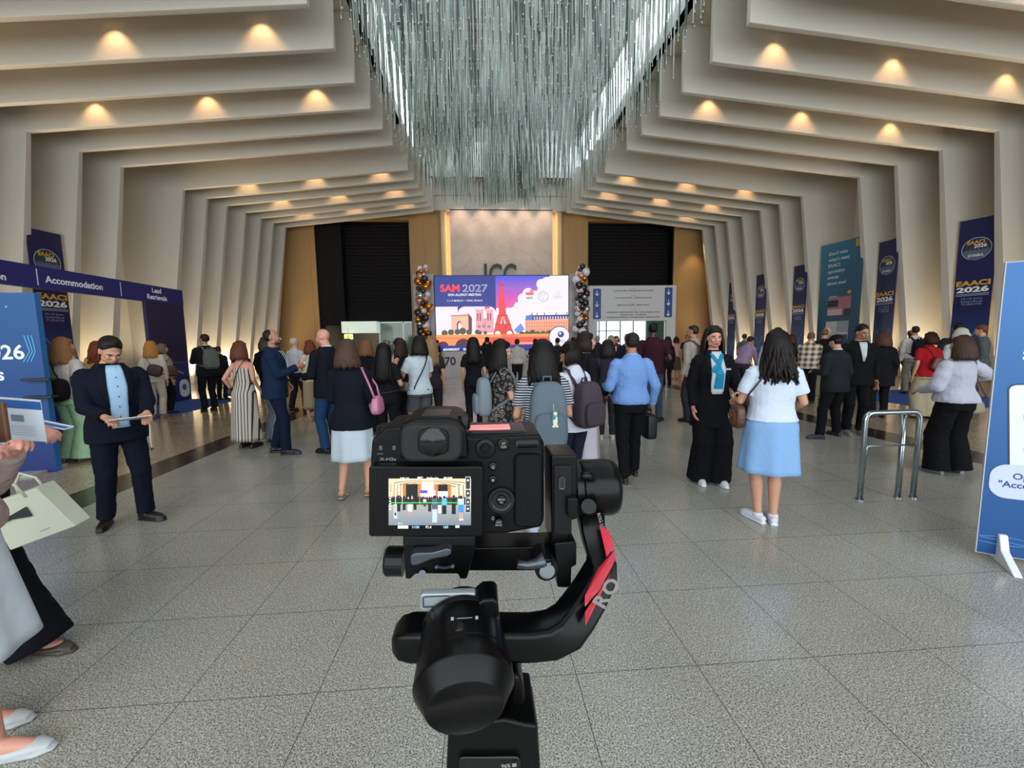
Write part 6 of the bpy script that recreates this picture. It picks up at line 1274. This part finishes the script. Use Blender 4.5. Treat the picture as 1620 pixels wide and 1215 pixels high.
# roll motor: drum facing the viewer and tilted downwards
A_, B_ = K2(620, 340, .298), K2(640, 880, .238); ax = (B_-A_).normalized(); Lm = (B_-A_).length
r1, r2 = .0295, .0335
m_ = MB(); m_.lathe([(.010, -.016), (r1*.80, -.014), (r1*.92, -.010), (r1*.95, -.002), (r1, 0), (r1+(r2-r1)*.35, Lm*.26), (r1+(r2-r1)*.7, Lm*.52), (r1+(r2-r1)*.71, Lm*.525), (r1+(r2-r1)*.69, Lm*.535), (r1+(r2-r1)*.72, Lm*.545), (r2, Lm*.74), (r2*.995, Lm*.755), (r2*.97, Lm*.775), (r2*.76, Lm*.955), (r2*.73, Lm*.97), (r2*.71, Lm*.968), (r2*.70, Lm*.955), (.001, Lm*.955)], A_, ax, 64); G(m_, 'roll_motor', blk2, smooth=True).data
m_ = MB(); m_.lathe([(r1*1.0, .0005), (r1*1.015, .001), (r1*1.015, .004), (r1*1.0, .0045)], A_, ax, 64); G(m_, 'motor_seam', gry)
m_ = MB(); m_.tube([K2(610, 325, .268), K2(607, 380, .264), K2(605, 425, .262)], [.0052, .0055, .0045], 14); G(m_, 'roll_lock_lever', gry, smooth=True)
a = Art(K2(630, 300, .266), (1, 0, 0), (0, .55, .83), step=.00001); a.line([(-.0045, 0), (.006, 0)], .0004, 'e8e8ea'); a.rect(-.0085, -.001, -.0065, .001, 'e8e8ea'); a.rect(.0080, -.0012, .0100, .0008, 'e8e8ea'); G(a.m, 'lock_marks', wht)
m_ = MB(); P_ = [K2(x, y, .292) for x, y in ((362, 170), (375, 155), (700, 148), (706, 190), (700, 240), (540, 250), (470, 268), (375, 262), (358, 245))]; m_.prism(P_, (0, .006, .001)); G(m_, 'plate_release', mat('plate_grey', '8d969a', .35, .4), bevel=.0012)
m_ = MB(); m_.tube([K2(x, y, .2912) for x, y in ((385, 232), (382, 180), (395, 172), (535, 166), (550, 175), (548, 205), (520, 228), (385, 234))], .0004, 5); m_.tube([K2(628, 182, .291), (K2(660, 186, .289)), K2(700, 183, .291)], .0008, 6); G(m_, 'plate_groove', mat('groove', '1a1c20', .5))
m_ = MB(); slab(m_, [(700, 225), (745, 190), (815, 183), (842, 205), (848, 300), (700, 300)], .285, .31, K2); G(m_, 'locking_block', blk2, bevel=.002)
# neck, pan motor and handle going down out of the picture
m_ = MB(); slab(m_, [(935, 640), (975, 665), (1000, 720), (1015, 900), (1085, 950), (1100, 1215), (940, 1215), (900, 900)], .278, .315, K2); G(m_, 'neck', blk2, bevel=.003)
m_ = MB(); slab(m_, rr(925, 875, 978, 965, 6), .2745, .28, K2); G(m_, 'neck_switch', sil, bevel=.0008)
m_ = MB(); slab(m_, [(535, 985), (560, 960), (880, 920), (1000, 950), (1080, 960), (1100, 1215), (1105, 1500), (525, 1500), (525, 1215)], .262, .31, K2); G(m_, 'pan_motor', blk2, bevel=.006, seg=3)
m_ = MB(); q0 = K2(815, 1450, .285); m_.tube([q0, q0-Vector((0, 0, .05)), q0-Vector((0, -.005, .17)), q0-Vector((0, -.008, .2))], [.024, .019, .018, .017], 28); G(m_, 'handle', rub, smooth=True)
m_ = MB(); slab(m_, rr(600, 1150, 980, 1480, 30), .2585, .263, K2); G(m_, 'handle_display', mat('display_black', '050507', .1), bevel=.001)
a = Art(K2(860, 1206, .2580), (1, 0, 0), (0, 0, 1), step=.00001); a.text('96%', 0, 0, .0026, 'f0f0f2', .03, 'l'); a.rect(.0075, 0, .0105, .0026, 'f0f0f2'); G(a.m, 'display_lettering', wht)
